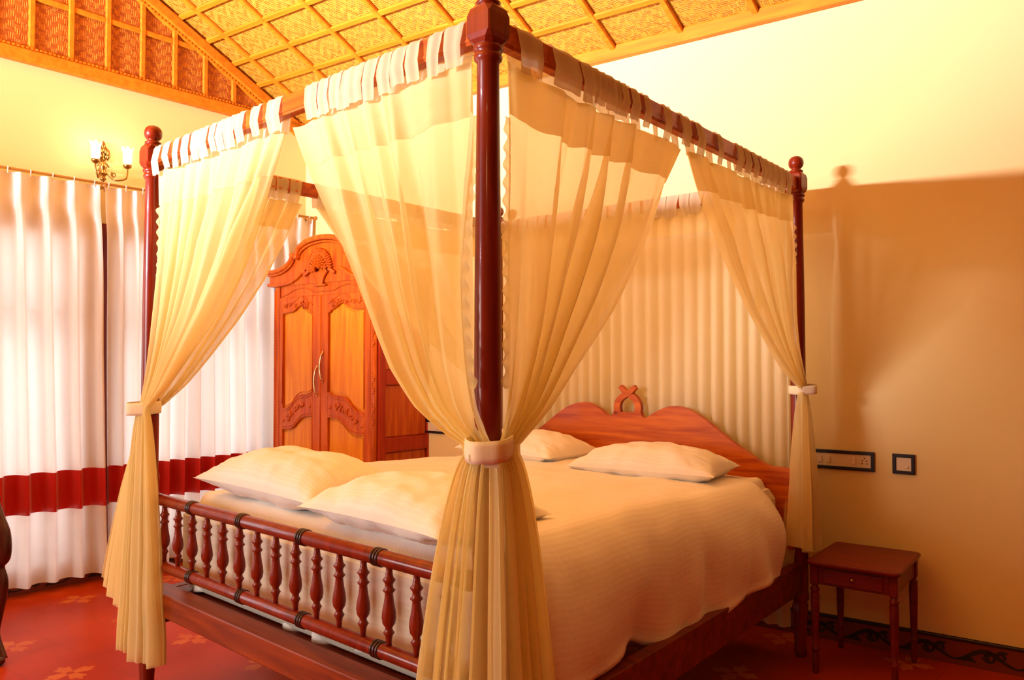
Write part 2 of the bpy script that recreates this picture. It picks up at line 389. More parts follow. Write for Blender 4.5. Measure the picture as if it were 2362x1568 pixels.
def v3(p, z=0.0): return V((p.x, p.y, z))
U1 = v3(E1); U2 = v3(E2); UN = v3(NL); UB = v3(NB); UZ = V((0, 0, 1))

# ------------------------------------------------------------------ room shell
def quad(name, p0, ex, ey, mat, uv0=(0, 0), kind=True, nu=1, nv=1, lu=None, lv=None, parent=None):
    mb = MB(); ex = V(ex); ey = V(ey); p0 = V(p0); lu = lu or ex.length; lv = lv or ey.length
    mb.quadgrid(lambda u, v: p0 + ex * u + ey * v, nu, nv, lambda u, v: (uv0[0] + u * lu, uv0[1] + v * lv), False)
    o = obj(name, mb, mat, parent); 
    if kind and parent is None: struct(o)
    return o
fl = MB(); t_ = 0.1
fl.quadgrid(lambda u, v: W(-0.4 + (RA + 0.8) * u, -0.4 + (RB + 0.8) * v, 0), 4, 4, lambda u, v: (-0.4 + (RA + 0.8) * u, -0.4 + (RB + 0.8) * v), False)
struct(obj('floor', fl, M['floor']), 'red oxide tiled floor with faded flower motifs')
HB = 3.10
mb = MB(); mb.box(W(-0.25, 0, 0), U1 * (RA + 0.5), -UB * 0.2, UZ * (HB + 0.1)); wall_back = struct(obj('wall_back', mb, M['wall']), 'yellow plastered wall behind the bed headboard')
mb = MB(); mb.box(W(-0.25, RB, 0), U1 * (RA + 0.5), UB * 0.2, UZ * (HB + 0.1)); struct(obj('wall_front', mb, M['wall_dark']))
mb = MB(); mb.box(W(RA, -0.2, 0), U2 * (RB + 0.4), UN * 0.2, UZ * 5.2); struct(obj('wall_right', mb, M['wall_dark']))
# left wall with window openings
mb = MB(); ZS, ZT = 0.12, 2.16; bb = -0.2
for (b0, b1) in WINS + [(RB + 0.2, None)]:
    mb.box(W(0, bb, 0), U2 * (b0 - bb), -UN * 0.2, UZ * (HB + 0.1))
    if b1 is None: break
    mb.box(W(0, b0, 0), U2 * (b1 - b0), -UN * 0.2, UZ * ZS)
    mb.box(W(0, b0, ZT), U2 * (b1 - b0), -UN * 0.2, UZ * (HB + 0.1 - ZT))
    bb = b1
wall_left = struct(obj('wall_left', mb, M['wall']), 'pale yellow wall with the curtained windows and the gable')
for i, (b0, b1) in enumerate(WINS):
    wb = b1 - b0
    f = MB(); fw = 0.065
    for o_, ex, ez in ((W(0, b0, ZS, 0.012), U2 * fw, UZ * (ZT - ZS)), (W(0, b1 - fw, ZS, 0.012), U2 * fw, UZ * (ZT - ZS)),
                       (W(0, b0 - 0.05, ZT - fw, 0.015), U2 * (wb + 0.1), UZ * (fw + 0.05)), (W(0, b0, ZS, 0.012), U2 * wb, UZ * fw),
                       (W(0, b0 + wb / 2 - 0.03, ZS, 0.0), U2 * 0.06, UZ * (ZT - ZS)), (W(0, b0, 1.62, 0.0), U2 * wb, UZ * 0.05)):
        f.box(o_, ex, -UN * 0.10, ez)
    wo = obj('window_%d' % (i + 1), f, M['frame']); struct(wo)
    g = MB(); g.box(W(0, b0 + fw, ZS + fw, -0.05), U2 * (wb - 2 * fw), -UN * 0.006, UZ * (ZT - ZS - 2 * fw)); obj('glass', g, M['glass'], wo)
    g = MB()
    for k in range(1, 5):
        g.box(W(0, b0, ZS + k * 0.36, -0.08), U2 * wb, -UN * 0.012, UZ * 0.012)
    obj('window_bar', g, M['frame'], wo)
# mullion post between window 1 and 2, dark red, as seen in the slit between the curtains
mb = MB(); mb.box(W(0, 1.42, ZS, 0.02), U2 * 0.18, -UN * 0.05, UZ * (2.215 - ZS)); struct(obj('trim_1', mb, M['frame']), 'dark red wooden window post')

# gable: woven panel with battens, set on the left wall above the beam
zg = 3.28; SL = 0.52
def roofz(b): return 3.15 + SL * b if b < RB / 2 else 3.15 + SL * (RB - b)
mb = MB()
mb.quadgrid(lambda u, v: W(0, -0.1 + (RB + 0.2) * u, HB + (max(roofz(-0.1 + (RB + 0.2) * u), HB) + 0.1 - HB) * v, 0.004), 40, 4,
            lambda u, v: ((RB + 0.2) * u, (max(roofz(-0.1 + (RB + 0.2) * u), HB) + 0.1 - HB) * v), False)
gab = obj('gable_mat', mb, M['mat_shaded'], wall_left)
k = 0; bq = 0.62 - 0.215
while bq < RB - 0.3:
    mb = MB(); mb.box(W(0, bq - 0.017, HB + 0.06, 0.006), U2 * 0.034, UN * 0.022, UZ * (roofz(bq) - HB - 0.02), 0.006); obj('gable_batten', mb, M['roofwood'], wall_left); bq += 0.215
for zr in (3.505, 3.81, 4.11, 4.41):
    b0 = (zr - 3.20) / SL; 
    mb = MB(); mb.box(W(0, b0, zr - 0.017, 0.004), U2 * (RB - 2 * b0), UN * 0.019, UZ * 0.034, 0.006); obj('gable_rail', mb, M['roofwood'], wall_left)
# roof slopes
def slope(name, side):
    mb = MB(); D = RB / 2
    def P(u, v):
        b_ = -0.15 + (D + 0.15) * v; z = 3.15 + SL * b_
        return W(-0.2 + (RA + 0.4) * u, b_ if side == 0 else RB - b_, z)
    mb.quadgrid(P, 4, 4, lambda u, v: ((RA + 0.4) * u, (D + 0.15) * sqrt(1 + SL * SL) * v), False)
    return obj(name, mb, M['mat'])
ceil = slope('ceiling', 0); struct(ceil, 'sloping ceiling of woven bamboo mat held by a grid of wooden battens')
ceil2 = slope('ceiling', 1); struct(ceil2)
up = (U2 + UZ * SL).normalized(); nr = up.cross(U1).normalized(); nr = nr if nr.z < 0 else -nr
for kk, bq in enumerate([0.245, 0.44, 0.635, 0.83, 1.025, 1.22, 1.415, 1.61, 1.9, 2.2, 2.5, 2.8, 3.1]):
    mb = MB(); mb.box(W(-0.1, bq, 3.15 + SL * bq) - up * 0.018, U1 * (RA + 0.2), up * 0.036, nr * 0.022, 0.007); obj('batten', mb, M['roofwood'], ceil)
aq = 0.226
while aq < RA:
    mb = MB(); mb.box(W(aq - 0.018, 0.0, 3.15), U1 * 0.036, up * (RB / 2 * sqrt(1 + SL * SL)), nr * 0.027, 0.007); obj('batten', mb, M['roofwood'], ceil); aq += 0.41
# perimeter beams with bead row
def beam(n, p, ex, inn, label=None, z0=HB, h=0.075, d=0.05):
    mb = MB(); mb.box(V((p.x, p.y, z0)), ex, inn * d, UZ * h, 0.008)
    mb.box(V((p.x, p.y, z0 + h)), ex, inn * (d * 0.62), UZ * 0.022, 0.004)
    o = struct(obj('trim_%d' % n, mb, M['roofwood']), label)
    L_ = ex.length; cnt = int(L_ / 0.024); bd = MB()
    for i in range(cnt):
        q = V((p.x, p.y, z0 + h + 0.006)) + ex * ((i + 0.5) / cnt) + inn * (d * 0.66)
        bd.box(q - ex.normalized() * 0.006, ex.normalized() * 0.012, inn * 0.009, UZ * 0.012)
    obj('bead_row', bd, M['roofwood'], o)
beam(2, W(0, 0), U2 * RB, UN, 'orange wooden beam along the top of the left wall')
beam(3, W(0, 0), U1 * RA, UB, 'orange wooden beam along the top of the back wall')
# sloping gable rafter
mb = MB(); r0 = W(0, 0.05, 3.15 + SL * 0.05 - 0.02, 0.0); ln = (RB / 2) * sqrt(1 + SL * SL); pn = (UZ - up * UZ.dot(up)).normalized()
mb.box(r0 - pn * 0.075, up * ln, UN * 0.05, pn * 0.075, 0.01); mb.box(r0 - pn * 0.095, up * ln, UN * 0.03, pn * 0.02, 0.004)
tr4 = struct(obj('trim_4', mb, M['roofwood']), 'sloping orange rafter with bead moulding on the gable')
bd = MB()
for i in range(140):
    bd.box(r0 - pn * 0.088 + up * (i * 0.026), up * 0.013, UN * 0.036, pn * 0.012)
obj('bead_row', bd, M['roofwood'], tr4)

# baseboard with painted scrolls
M['bbase'] = plain('terracotta_skirting', (0.20, 0.035, 0.014), 0.35); M['bdark'] = plain('dark_scroll_paint', (0.022, 0.014, 0.010), 0.4)
def baseboard(name, p, ex, inn, h=0.12, a0=0, a1=None, pat=True):
    mb = MB(); mb.box(p, ex, inn * 0.012, UZ * h)
    o = struct(obj(name, mb, M['bbase'])); 
    r = MB(); r.box(p + UZ * (h - 0.014) + inn * 0.0, ex, inn * 0.018, UZ * 0.014, 0.003); obj('top_rim', r, M['bdark'], o)
    if not pat: return
    u = ex.normalized(); s = MB(); L_ = ex.length; a = a0
    def rib(fn, n=24):
        k = len(s.v)
        for i in range(n + 1):
            t = i / n; x, y, wd = fn(t); x2, y2, _ = fn(min(t + 1e-3, 1)); x1, y1, _ = fn(max(t - 1e-3, 0))
            dx, dy = x2 - x1, y2 - y1; l_ = sqrt(dx * dx + dy * dy) or 1; nx, ny = -dy / l_ * wd, dx / l_ * wd
            for sg in (-1, 1): s.v.append(p + u * (x + sg * nx) + UZ * (y + sg * ny) + inn * 0.0135)
        for i in range(n): s.f.append((k + 2 * i, k + 2 * i + 1, k + 2 * i + 3, k + 2 * i + 2)); s.sm.append(False)
    per = 0.235
    while a < (a1 or L_ - per):
        rib(lambda t: (a + per * t * 1.02, 0.052 - 0.026 * cos(2 * pi * t), 0.0035 + 0.007 * sin(pi * t)))
        rib(lambda t: (a + 0.135 + 0.028 * (1 - 0.75 * t) * cos(-3.0 + 7.6 * t), 0.060 + 0.028 * (1 - 0.7 * t) * sin(-3.0 + 7.6 * t), 0.0035 + 0.008 * t))
        rib(lambda t: (a + 0.03 + 0.055 * t, 0.022 + 0.012 * sin(pi * t), 0.009 * sin(pi * t) + 0.001))
        rib(lambda t: (a + 0.155 + 0.05 * t, 0.075 + 0.014 * t, 0.009 * sin(pi * t) + 0.001))
        rib(lambda t: (a + 0.185 + 0.012 * t, 0.080 - 0.025 * t, 0.007 * sin(pi * t) + 0.001))
        a += per
    obj('scroll_border', s, M['bdark'], o)
baseboard('baseboard_back', W(0, 0, 0), U1 * RA, UB, a0=1.3)
baseboard('baseboard_left', W(0, 0, 0), U2 * RB, UN, h=0.10, a0=0.3, a1=3.2)

# ------------------------------------------------------------------ bed frame (four corner posts)
PN = V((-0.059, 1.9)); PL = V((-1.46, 3.136)); PR = V((1.328, 3.607)); PB = V((-0.085, 4.80))
def Q(s, t, z=0.0):
    p = PN * ((1 - s) * (1 - t)) + PL * (s * (1 - t)) + PR * ((1 - s) * t) + PB * (s * t)
    return V((p.x, p.y, z))
HR = 2.212
base = Q(0.5, 0.5, 0)
bed = thing('four_poster_bed', 'red-brown wooden four-poster bed with canopy rails, turned footboard spindles and scroll headboard', 'bed', base)
def post(px, py):
    prof = [(0.020, 0.0), (0.030, 0.02), (0.026, 0.06), (0.034, 0.20), (0.036, 0.235), (0.030, 0.25), (0.040, 0.262), (0.040, 0.285),
            (0.037, 0.30), (0.037, 0.86), (0.038, 0.875), (0.040, 0.89), (0.034, 0.91), (0.0345, 1.2), (0.033, 1.6), (0.029, 1.95), (0.0275, 2.09),
            (0.034, 2.097), (0.036, 2.105), (0.034, 2.112), (0.030, 2.116), (0.037, 2.121), (0.038, 2.128), (0.034, 2.136)]
    mb = MB(); mb.lathe((px, py, 0), prof, 24)
    o = obj('post', mb, M['bed'], bed)
    # chamfered block (square with lamb's tongue ends), faces parallel to the rails
    c = V((px, py, 0)); a = (Q(1, 0) - Q(0, 0)).normalized(); b_ = V((-a.y, a.x, 0)); k = MB()
    def ring(hs, ch, z): # square half hs, corner chamfer
        pts = [(hs, -hs + ch), (hs, hs - ch), (hs - ch, hs), (-hs + ch, hs), (-hs, hs - ch), (-hs, -hs + ch), (-hs + ch, -hs), (hs - ch, -hs)]
        return [c + a * x + b_ * y + UZ * z for x, y in pts]
    rings = [ring(0.028, 0.014, 2.132), ring(0.0375, 0.012, 2.146), ring(0.039, 0.003, 2.160), ring(0.039, 0.003, 2.206), ring(0.0375, 0.012, 2.222), ring(0.028, 0.014, 2.234)]
    for r in rings: k.v += r
    for j in range(5):
        for i in range(8): k.f.append((j * 8 + i, j * 8 + (i + 1) % 8, (j + 1) * 8 + (i + 1) % 8, (j + 1) * 8 + i)); k.sm.append(False)
    k.f.append(tuple(reversed(range(8)))); k.sm.append(False); k.f.append(tuple(range(40, 48))); k.sm.append(False)
    obj('post_block', k, M['bed'], bed)
    f = MB(); f.lathe((px, py, 0), [(0.026, 2.230), (0.031, 2.236), (0.032, 2.242), (0.024, 2.247), (0.020, 2.251), (0.025, 2.256), (0.031, 2.263), (0.0345, 2.275), (0.034, 2.288), (0.029, 2.300), (0.020, 2.308), (0.008, 2.312), (0.001, 2.3125)], 24)
    obj('finial', f, M['bed'], bed)
for p in (PN, PL, PR, PB): post(p.x, p.y)
def rail(a, b_, z0, h, wd, mat, off=0.0, name='canopy_rail', bev=0.004, groove=True):
    d = (b_ - a); L_ = d.length; d.normalize(); n = V((-d.y, d.x, 0)); mb = MB()
    mb.box(V((a.x, a.y, z0)) - n * (wd / 2) + n * off, d * L_, n * wd, UZ * h, bev)
    if groove:
        for sg in (-1, 1): mb.box(V((a.x, a.y, z0 + h * 0.12)) + n * (sg * wd / 2 - 0.002 + off), d * L_, n * 0.004, UZ * 0.008)
    return obj(name, mb, mat, bed)
for a, b_ in ((Q(0, 0), Q(1, 0)), (Q(0, 0), Q(0, 1)), (Q(1, 0), Q(1, 1)), (Q(0, 1), Q(1, 1))): rail(a, b_, 2.146, 0.062, 0.034, M['head'])
# footboard
def turned_rail(z, r, name):
    a = Q(0.012, 0); b_ = Q(0.988, 0); d = (b_ - a).normalized(); L_ = (b_ - a).length; mb = MB()
    mb.lathe(V((a.x, a.y, z)), [(r * 0.8, 0), (r, 0.01), (r, L_ - 0.01), (r * 0.8, L_)], 24, d)
    o = obj(name, mb, M['bed'], bed)
    for s in (0.802, 0.611, 0.417, 0.221, 0.04):
        rm = MB(); q = Q(s, 0, z)
        for dx in (-0.012, 0, 0.012): rm.lathe(q + d * (dx - 0.0045), [(r + 0.0005, 0), (r + 0.0035, 0.002), (r + 0.0035, 0.007), (r + 0.0005, 0.009)], 24, d)
        obj('turned_ring', rm, M['ring'], o, origin=WORLD[o.name])
turned_rail(0.812, 0.0225, 'top_foot_rail'); turned_rail(0.558, 0.0215, 'lower_foot_rail')
sp_prof = [(0.008, 0.572), (0.0085, 0.595), (0.011, 0.606), (0.016, 0.614), (0.011, 0.621), (0.010, 0.628), (0.018, 0.640), (0.0205, 0.655), (0.019, 0.672), (0.0145, 0.695),
           (0.012, 0.713), (0.0115, 0.722), (0.018, 0.729), (0.012, 0.736), (0.011, 0.744), (0.013, 0.750), (0.0185, 0.757), (0.012, 0.765), (0.010, 0.775), (0.008, 0.80)]
sp0 = None
for k in range(15):
    s = 0.9245 - 0.0605 * k
    q = Q(s, 0, 0)
    if sp0 is None:
        mb = MB(); mb.lathe(q, sp_prof, 14); sp0 = obj('spindle', mb, M['bed'], bed); q0 = q
    else:
        o = sp0.copy(); col.objects.link(o); o.parent = bed; o.location = sp0.location + (q - q0)
# rails carrying the mattress
nfo = (Q(0, 0) - Q(0, 1)).normalized()
rail(Q(0.01, 0.012), Q(0.99, 0.012), 0.370, 0.088, 0.085, M['footbeam'], 0, 'foot_beam', 0.004, False)
rail(Q(0.02, 0.06), Q(0.98, 0.06), 0.385, 0.05, 0.06, M['beam'], 0, 'slat_ledge', 0.004, False)
rail(Q(0, 0.01), Q(0, 0.99), 0.298, 0.135, 0.045, M['beam'], 0, 'side_beam', 0.004, False)
rail(Q(1, 0.01), Q(1, 0.99), 0.298, 0.135, 0.045, M['beam'], 0, 'side_beam', 0.004, False)
rail(Q(0.01, 0.975), Q(0.99, 0.975), 0.298, 0.135, 0.045, M['beam'], 0, 'head_beam', 0.004, False)
for k in range(9):
    t = 0.10 + 0.1 * k
    rail(Q(0.02, t), Q(0.98, t), 0.42, 0.02, 0.09, M['beam'], 0, 'mattress_slat', 0, False)
# headboard
def catmull(pts, n=6):
    out = []; P = [pts[0]] + list(pts) + [pts[-1]]
    for i in range(1, len(P) - 2):
        for j in range(n):
            t = j / n; a, b_, c, d = P[i - 1], P[i], P[i + 1], P[i + 2]
            out.append(tuple(0.5 * (2 * b_[q] + (c[q] - a[q]) * t + (2 * a[q] - 5 * b_[q] + 4 * c[q] - d[q]) * t * t + (3 * b_[q] - a[q] - 3 * c[q] + d[q]) * t ** 3) for q in range(len(a))))
    out.append(tuple(pts[-1])); return out
half = [(0.0, 0.865), (0.033, 0.868), (0.055, 0.868), (0.097, 0.905), (0.166, 0.984), (0.238, 1.077), (0.288, 1.119), (0.334, 1.126), (0.38, 1.092), (0.405, 1.063), (0.419, 1.064), (0.426, 1.09)]
hc = catmull(half, 5)
top = [(x, z) for x, z in hc] + [(0.435, 1.085), (0.505, 1.085)] + [(0.94 - x, z) for x, z in reversed(hc)] 
HW = (Q(1, 0.965) - Q(0, 0.965)).length; hx = (Q(1, 0.965) - Q(0, 0.965)).normalized(); hn = V((hx.y, -hx.x, 0)); hn = hn if hn.dot(nfo) > 0 else -hn
top = [(x, z) for x, z in top if x < 0.93] + [(0.94, 0.865), (0.985, 0.865)]
mb = MB(); lo = [(x * HW, 0.50) for x, z in top]; hi = [(x * HW, z) for x, z in top]
mb.band(lo, hi, Q(0, 0.965, 0) - hn * 0.015, hx, UZ, hn, 0.032)
hb = obj('headboard', mb, M['head'], bed)
# open crossed crest
for sg in (-1, 1):
    cp = catmull([(0.47 + sg * 0.031, 1.075), (0.47 + sg * 0.034, 1.115), (0.47 + sg * 0.026, 1.150), (0.47 + sg * 0.008, 1.175), (0.47 - sg * 0.010, 1.192), (0.47 - sg * 0.018, 1.207), (0.47 - sg * 0.026, 1.219)], 6)
    nn = len(cp); lo = []; hi = []
    for i, (x, z) in enumerate(cp):
        x2, z2 = cp[min(i + 1, nn - 1)]; x1, z1 = cp[max(i - 1, 0)]; dx, dz = (x2 - x1) * HW, z2 - z1; l_ = sqrt(dx * dx + dz * dz) or 1
        wd = 0.020 - 0.009 * i / nn; nx, nz = -dz / l_ * wd, dx / l_ * wd
        lo.append((x * HW - nx, z - nz)); hi.append((x * HW + nx, z + nz))
    k = MB(); k.band(lo, hi, Q(0, 0.965, 0) - hn * 0.013 + hn * (0.002 * sg), hx, UZ, hn, 0.028); obj('crest_scroll', k, M['head'], bed)

# ------------------------------------------------------------------ mattress, sheets, duvet
LS = (Q(1, .5) - Q(0, .5)).length; LT = (Q(.5, 1) - Q(.5, 0)).length
def nz3(x, y, z=0.0): return noise.noise(V((x, y, z)))
def cloth_over(name, s0, s1, t0, t1, ztop, hangs, r, mat, bulge, nseed, folds, hemamp=0.03, du=0.014, headhang=None, parent=None, solid=0.01, skew=0.0):
    """cloth laid on a block: hangs = (side s0, side s1, side t0, side t1) drop lengths in metres"""
    A, Bm = (s1 - s0) * LS, (t1 - t0) * LT
    x0, x1, y0, y1 = -hangs[0], A + hangs[1], -hangs[2], Bm + hangs[3]
    nu = int((x1 - x0) / du); nv = int((y1 - y0) / du)
    def P(u, v):
        p = x0 + (x1 - x0) * u; q = y0 + (y1 - y0) * v
        ex = max(-p, p - A, 0); ey = max(-q, q - Bm, 0); e = max(ex, ey)
        cx = min(max(p, 0), A); cy = min(max(q, 0), Bm)
        # rounded shoulder
        if ex > 0 and ey > 0: e = sqrt(ex * ex + ey * ey) * 0.85 + 0.15 * e
        s = s0 + cx / LS; t = t0 + cy / LT
        t -= skew * (1 - s) ** 2.2 * (1 - cy / Bm) ** 1.2
        zt = ztop(s, t)
        sh = r * (1 - exp(-e / r)); drop = max(0, e - sh * 0.55)
        hang = hangs[0] if p < 0 else hangs[1] if p > A else hangs[2] if q < 0 else hangs[3]
        fr = min(1, e / max(hang, 0.01))
        along = (cy if ex >= ey else cx)
        f = (sin(along * folds + 3 * nz3(along * 2.1, nseed)) * 0.6 + nz3(along * 9, e * 3, nseed) * 1.0) * fr ** 1.2 * bulge
        outv = sh * 0.55 + 0.06 * bulge / 0.03 * 0.35 * sin(pi * min(fr, 0.92)) + f if e > 0 else 0
        dv = V((0, 0, 0)); S_ = (Q(0, t) - Q(1, t)).normalized(); T_ = (Q(s, 0) - Q(s, 1)).normalized()
        if ex > 0: dv += S_ * (1 if p < 0 else -1) * (ex / (ex + ey))
        if ey > 0: dv += T_ * (1 if q < 0 else -1) * (ey / (ex + ey))
        hem = hemamp * fr * (nz3(along * 2.3, 7.7, nseed) + 0.5 * nz3(along * 7, 1.7, nseed))
        z = zt - drop + hem
        z += 0.010 * nz3(p * 3, q * 3, nseed) + 0.006 * nz3(p * 7, q * 6, nseed) + 0.003 * nz3(p * 16, q * 13, nseed)
        b_ = Q(s, t, z); b_ += dv * outv
        return b_
    mb = MB(); mb.quadgrid(P, nu, nv, lambda u, v: (y0 + (y1 - y0) * v, x0 + (x1 - x0) * u))
    o = obj(name, mb, mat, parent)
    md = o.modifiers.new('thick', 'SOLIDIFY'); md.thickness = solid; md.offset = -1
    return o
mt = MB(); mt.box(Q(0.03, 0.045, 0.445), Q(0.97, 0.045) - Q(0.03, 0.045), Q(0.03, 0.95) - Q(0.03, 0.045), UZ * 0.33, 0.04)
tag(obj('mattress', mt, M['mattress']), 'thick mattress lying on the four-poster bed under the sheets', 'mattress')
sheet = cloth_over('bed_sheet', 0.075, 0.925, 0.082, 0.935, lambda s, t: 0.815, (0.36, 0.36, 0.385, 0.08), 0.03, M['linen'], 0.042, 1.3, 30, 0.05)
tag(sheet, 'white striped bed sheet tucked loosely over the mattress, hanging down behind the footboard spindles', 'bed sheet')
def dz(s, t):
    z = 0.832 - 0.045 * max(0, t - 0.35) / 0.6 + 0.030 * sin(pi * min(max(s, 0), 1)) + 0.012 * nz3(s * 4, t * 5, 3.3)
    z += 0.018 * exp(-((t - 0.34 + 0.27 * (1 - s) ** 2.2) / 0.025) ** 2)
    return z
duv = cloth_over('duvet', 0.062, 0.945, 0.325, 0.865, dz, (0.49, 0.40, 0.03, 0.03), 0.17, M['duvet'], 0.060, 5.1, 8, 0.08, solid=0.022, skew=0.27)
tag(duv, 'large white satin-striped duvet spread over the bed and hanging over the right side beam', 'duvet')

def pillow(name, c, ex, ey, th, seed, label, tiltz=0.0, mat='linen'):
    """c centre (base), ex half-length vec, ey half-width vec"""
    mb = MB(); n = 44; ex = V(ex); ey = V(ey)
    LX, LY = ex.length * 2, ey.length * 2
    def P(u, v, sgn):
        x = 2 * u - 1; y = 2 * v - 1
        hx_ = (max(0, 1 - abs(x) ** 2.6)); hy_ = (max(0, 1 - abs(y) ** 2.4))
        h = (hx_ ** 0.55) * (hy_ ** 0.6)
        px = x * (1 - 0.07 * (1 - abs(y) ** 3) * abs(x) ** 3) ; py = y * (1 - 0.11 * (1 - abs(x) ** 3) * abs(y) ** 3)
        edge = max(abs(x), abs(y))
        wr = 0.010 * (nz3(x * 9 + seed, y * 3, seed) if abs(y) > abs(x) else nz3(x * 3, y * 9 + seed, seed)) * edge ** 4 * (1 - edge ** 12) * 2.2
        wr += 0.010 * nz3(x * 2.6 + seed, y * 2.6, 1.5) + 0.006 * nz3(x * 7 + seed, y * 5, 4.5)
        up_ = 0.62 if sgn > 0 else 0.38
        z = th * 0.38 + sgn * th * h * up_ + wr * min(1, h * 3)
        return V(c) + ex * px + ey * py + UZ * (z + tiltz * x)
    for sg in (1, -1):
        mb.quadgrid((lambda u, v: P(u, v, 1)) if sg > 0 else (lambda u, v: P(1 - u, v, -1)), n, n, lambda u, v: (u * LX, v * LY))
    o = obj(name, mb, M[mat]); tag(o, label, 'pillow'); o['group'] = 'white striped pillows on the bed'
    return o
def dirs(s, t, ang, hl, hw):
    a = (Q(1, t) - Q(0, t)).normalized(); b_ = V((-a.y, a.x, 0)); b_ = b_ if b_.dot(Q(s, 1) - Q(s, 0)) > 0 else -b_
    ca, sa = cos(ang), sin(ang); x = a * ca + b_ * sa; y = b_ * ca - a * sa
    return x * hl, y * hw
ex, ey = dirs(0.65, 0.17, -0.05, 0.37, 0.235)
pillow('pillow', Q(0.690, 0.152, 0.812), ex, ey, 0.20, 2.1, 'plump white striped pillow at the foot of the bed, nearest the window curtains', 0.012)
ex, ey = dirs(0.25, 0.14, 0.03, 0.35, 0.24)
pillow('pillow', Q(0.298, 0.135, 0.812), ex, ey, 0.18, 6.4, 'white striped pillow at the foot of the bed, partly behind the tied front curtain')
ex, ey = dirs(0.72, 0.85, 0.08, 0.36, 0.22)
pillow('pillow', Q(0.73, 0.845, 0.812), ex, ey, 0.17, 9.2, 'white striped pillow against the headboard, on the far left half of the bed')
ex, ey = dirs(0.30, 0.80, -0.16, 0.35, 0.215)
pillow('pillow', Q(0.285, 0.805, 0.806), ex, ey, 0.165, 12.7, 'white striped pillow against the headboard, on the right half beside the bedside table')

# ------------------------------------------------------------------ canopy curtains
def interp(tab, x):
    for (a, p), (b_, q) in zip(tab, tab[1:]):
        if x <= b_:
            t = (x - a) / (b_ - a); return p + (q - p) * t
    return tab[-1][1]
def interpP(path, u):
    n = len(path) - 1; i = min(int(u * n), n - 1); t = u * n - i
    t = t * t * (3 - 2 * t) * 0.3 + t * 0.7
    return V(path[i]) * (1 - t) + V(path[i + 1]) * t
WA = [(0, 1), (0.2, 0.86), (0.4, 0.70), (0.6, 0.50), (0.8, 0.27), (0.9, 0.15), (0.96, 0.06), (1, 0.0)]
WBt = [(0, 1), (0.2, 0.85), (0.4, 0.69), (0.6, 0.545), (0.8, 0.365), (0.9, 0.24), (0.96, 0.12), (1, 0.0)]
def tabs_for(o, A, Bp, intervals, outd, seed, matn='tab', ztopfn=None):
    rnd = random.Random(seed); d = (Bp - A); L_ = d.length; d = d.normalized()
    for (f0, f1) in intervals:
        g_ = rnd.uniform(0.0, 0.008); f0 -= g_; f1 += g_
        a0, a1 = f0 * L_, f1 * L_; skew = rnd.uniform(-0.012, 0.012); pinch = rnd.uniform(0.0, 0.25); zb = 2.105 + rnd.uniform(-0.012, 0.006)
        prof = [(0.020, zb), (0.026 + rnd.uniform(0, .008), (zb + 2.2) / 2), (0.0215, 2.200), (0.014, 2.2125), (0.0, 2.2145), (-0.014, 2.2125), (-0.0215, 2.200), (-0.022, (zb + 2.2) / 2), (-0.016, zb)]
        mb = MB(); n = len(prof) - 1; ph = rnd.uniform(0, 6)
        def P(u, v):
            i = min(int(v * n), n - 1); t = v * n - i; o_, z = [prof[i][q] * (1 - t) + prof[i + 1][q] * t for q in (0, 1)]
            low = max(0, (2.2 - z) / 0.09); c = (a0 + a1) / 2; hw = (a1 - a0) / 2 * (1 - pinch * low)
            x = c + skew * low + (2 * u - 1) * hw
            o_ += 0.003 * sin(u * 9 + ph) * (1 if o_ > 0 else -1) + 0.0015
            return V((A.x, A.y, z)) + d * x + outd * o_
        mb.quadgrid(P, 8, 24); obj('tab', mb, M[matn], o)
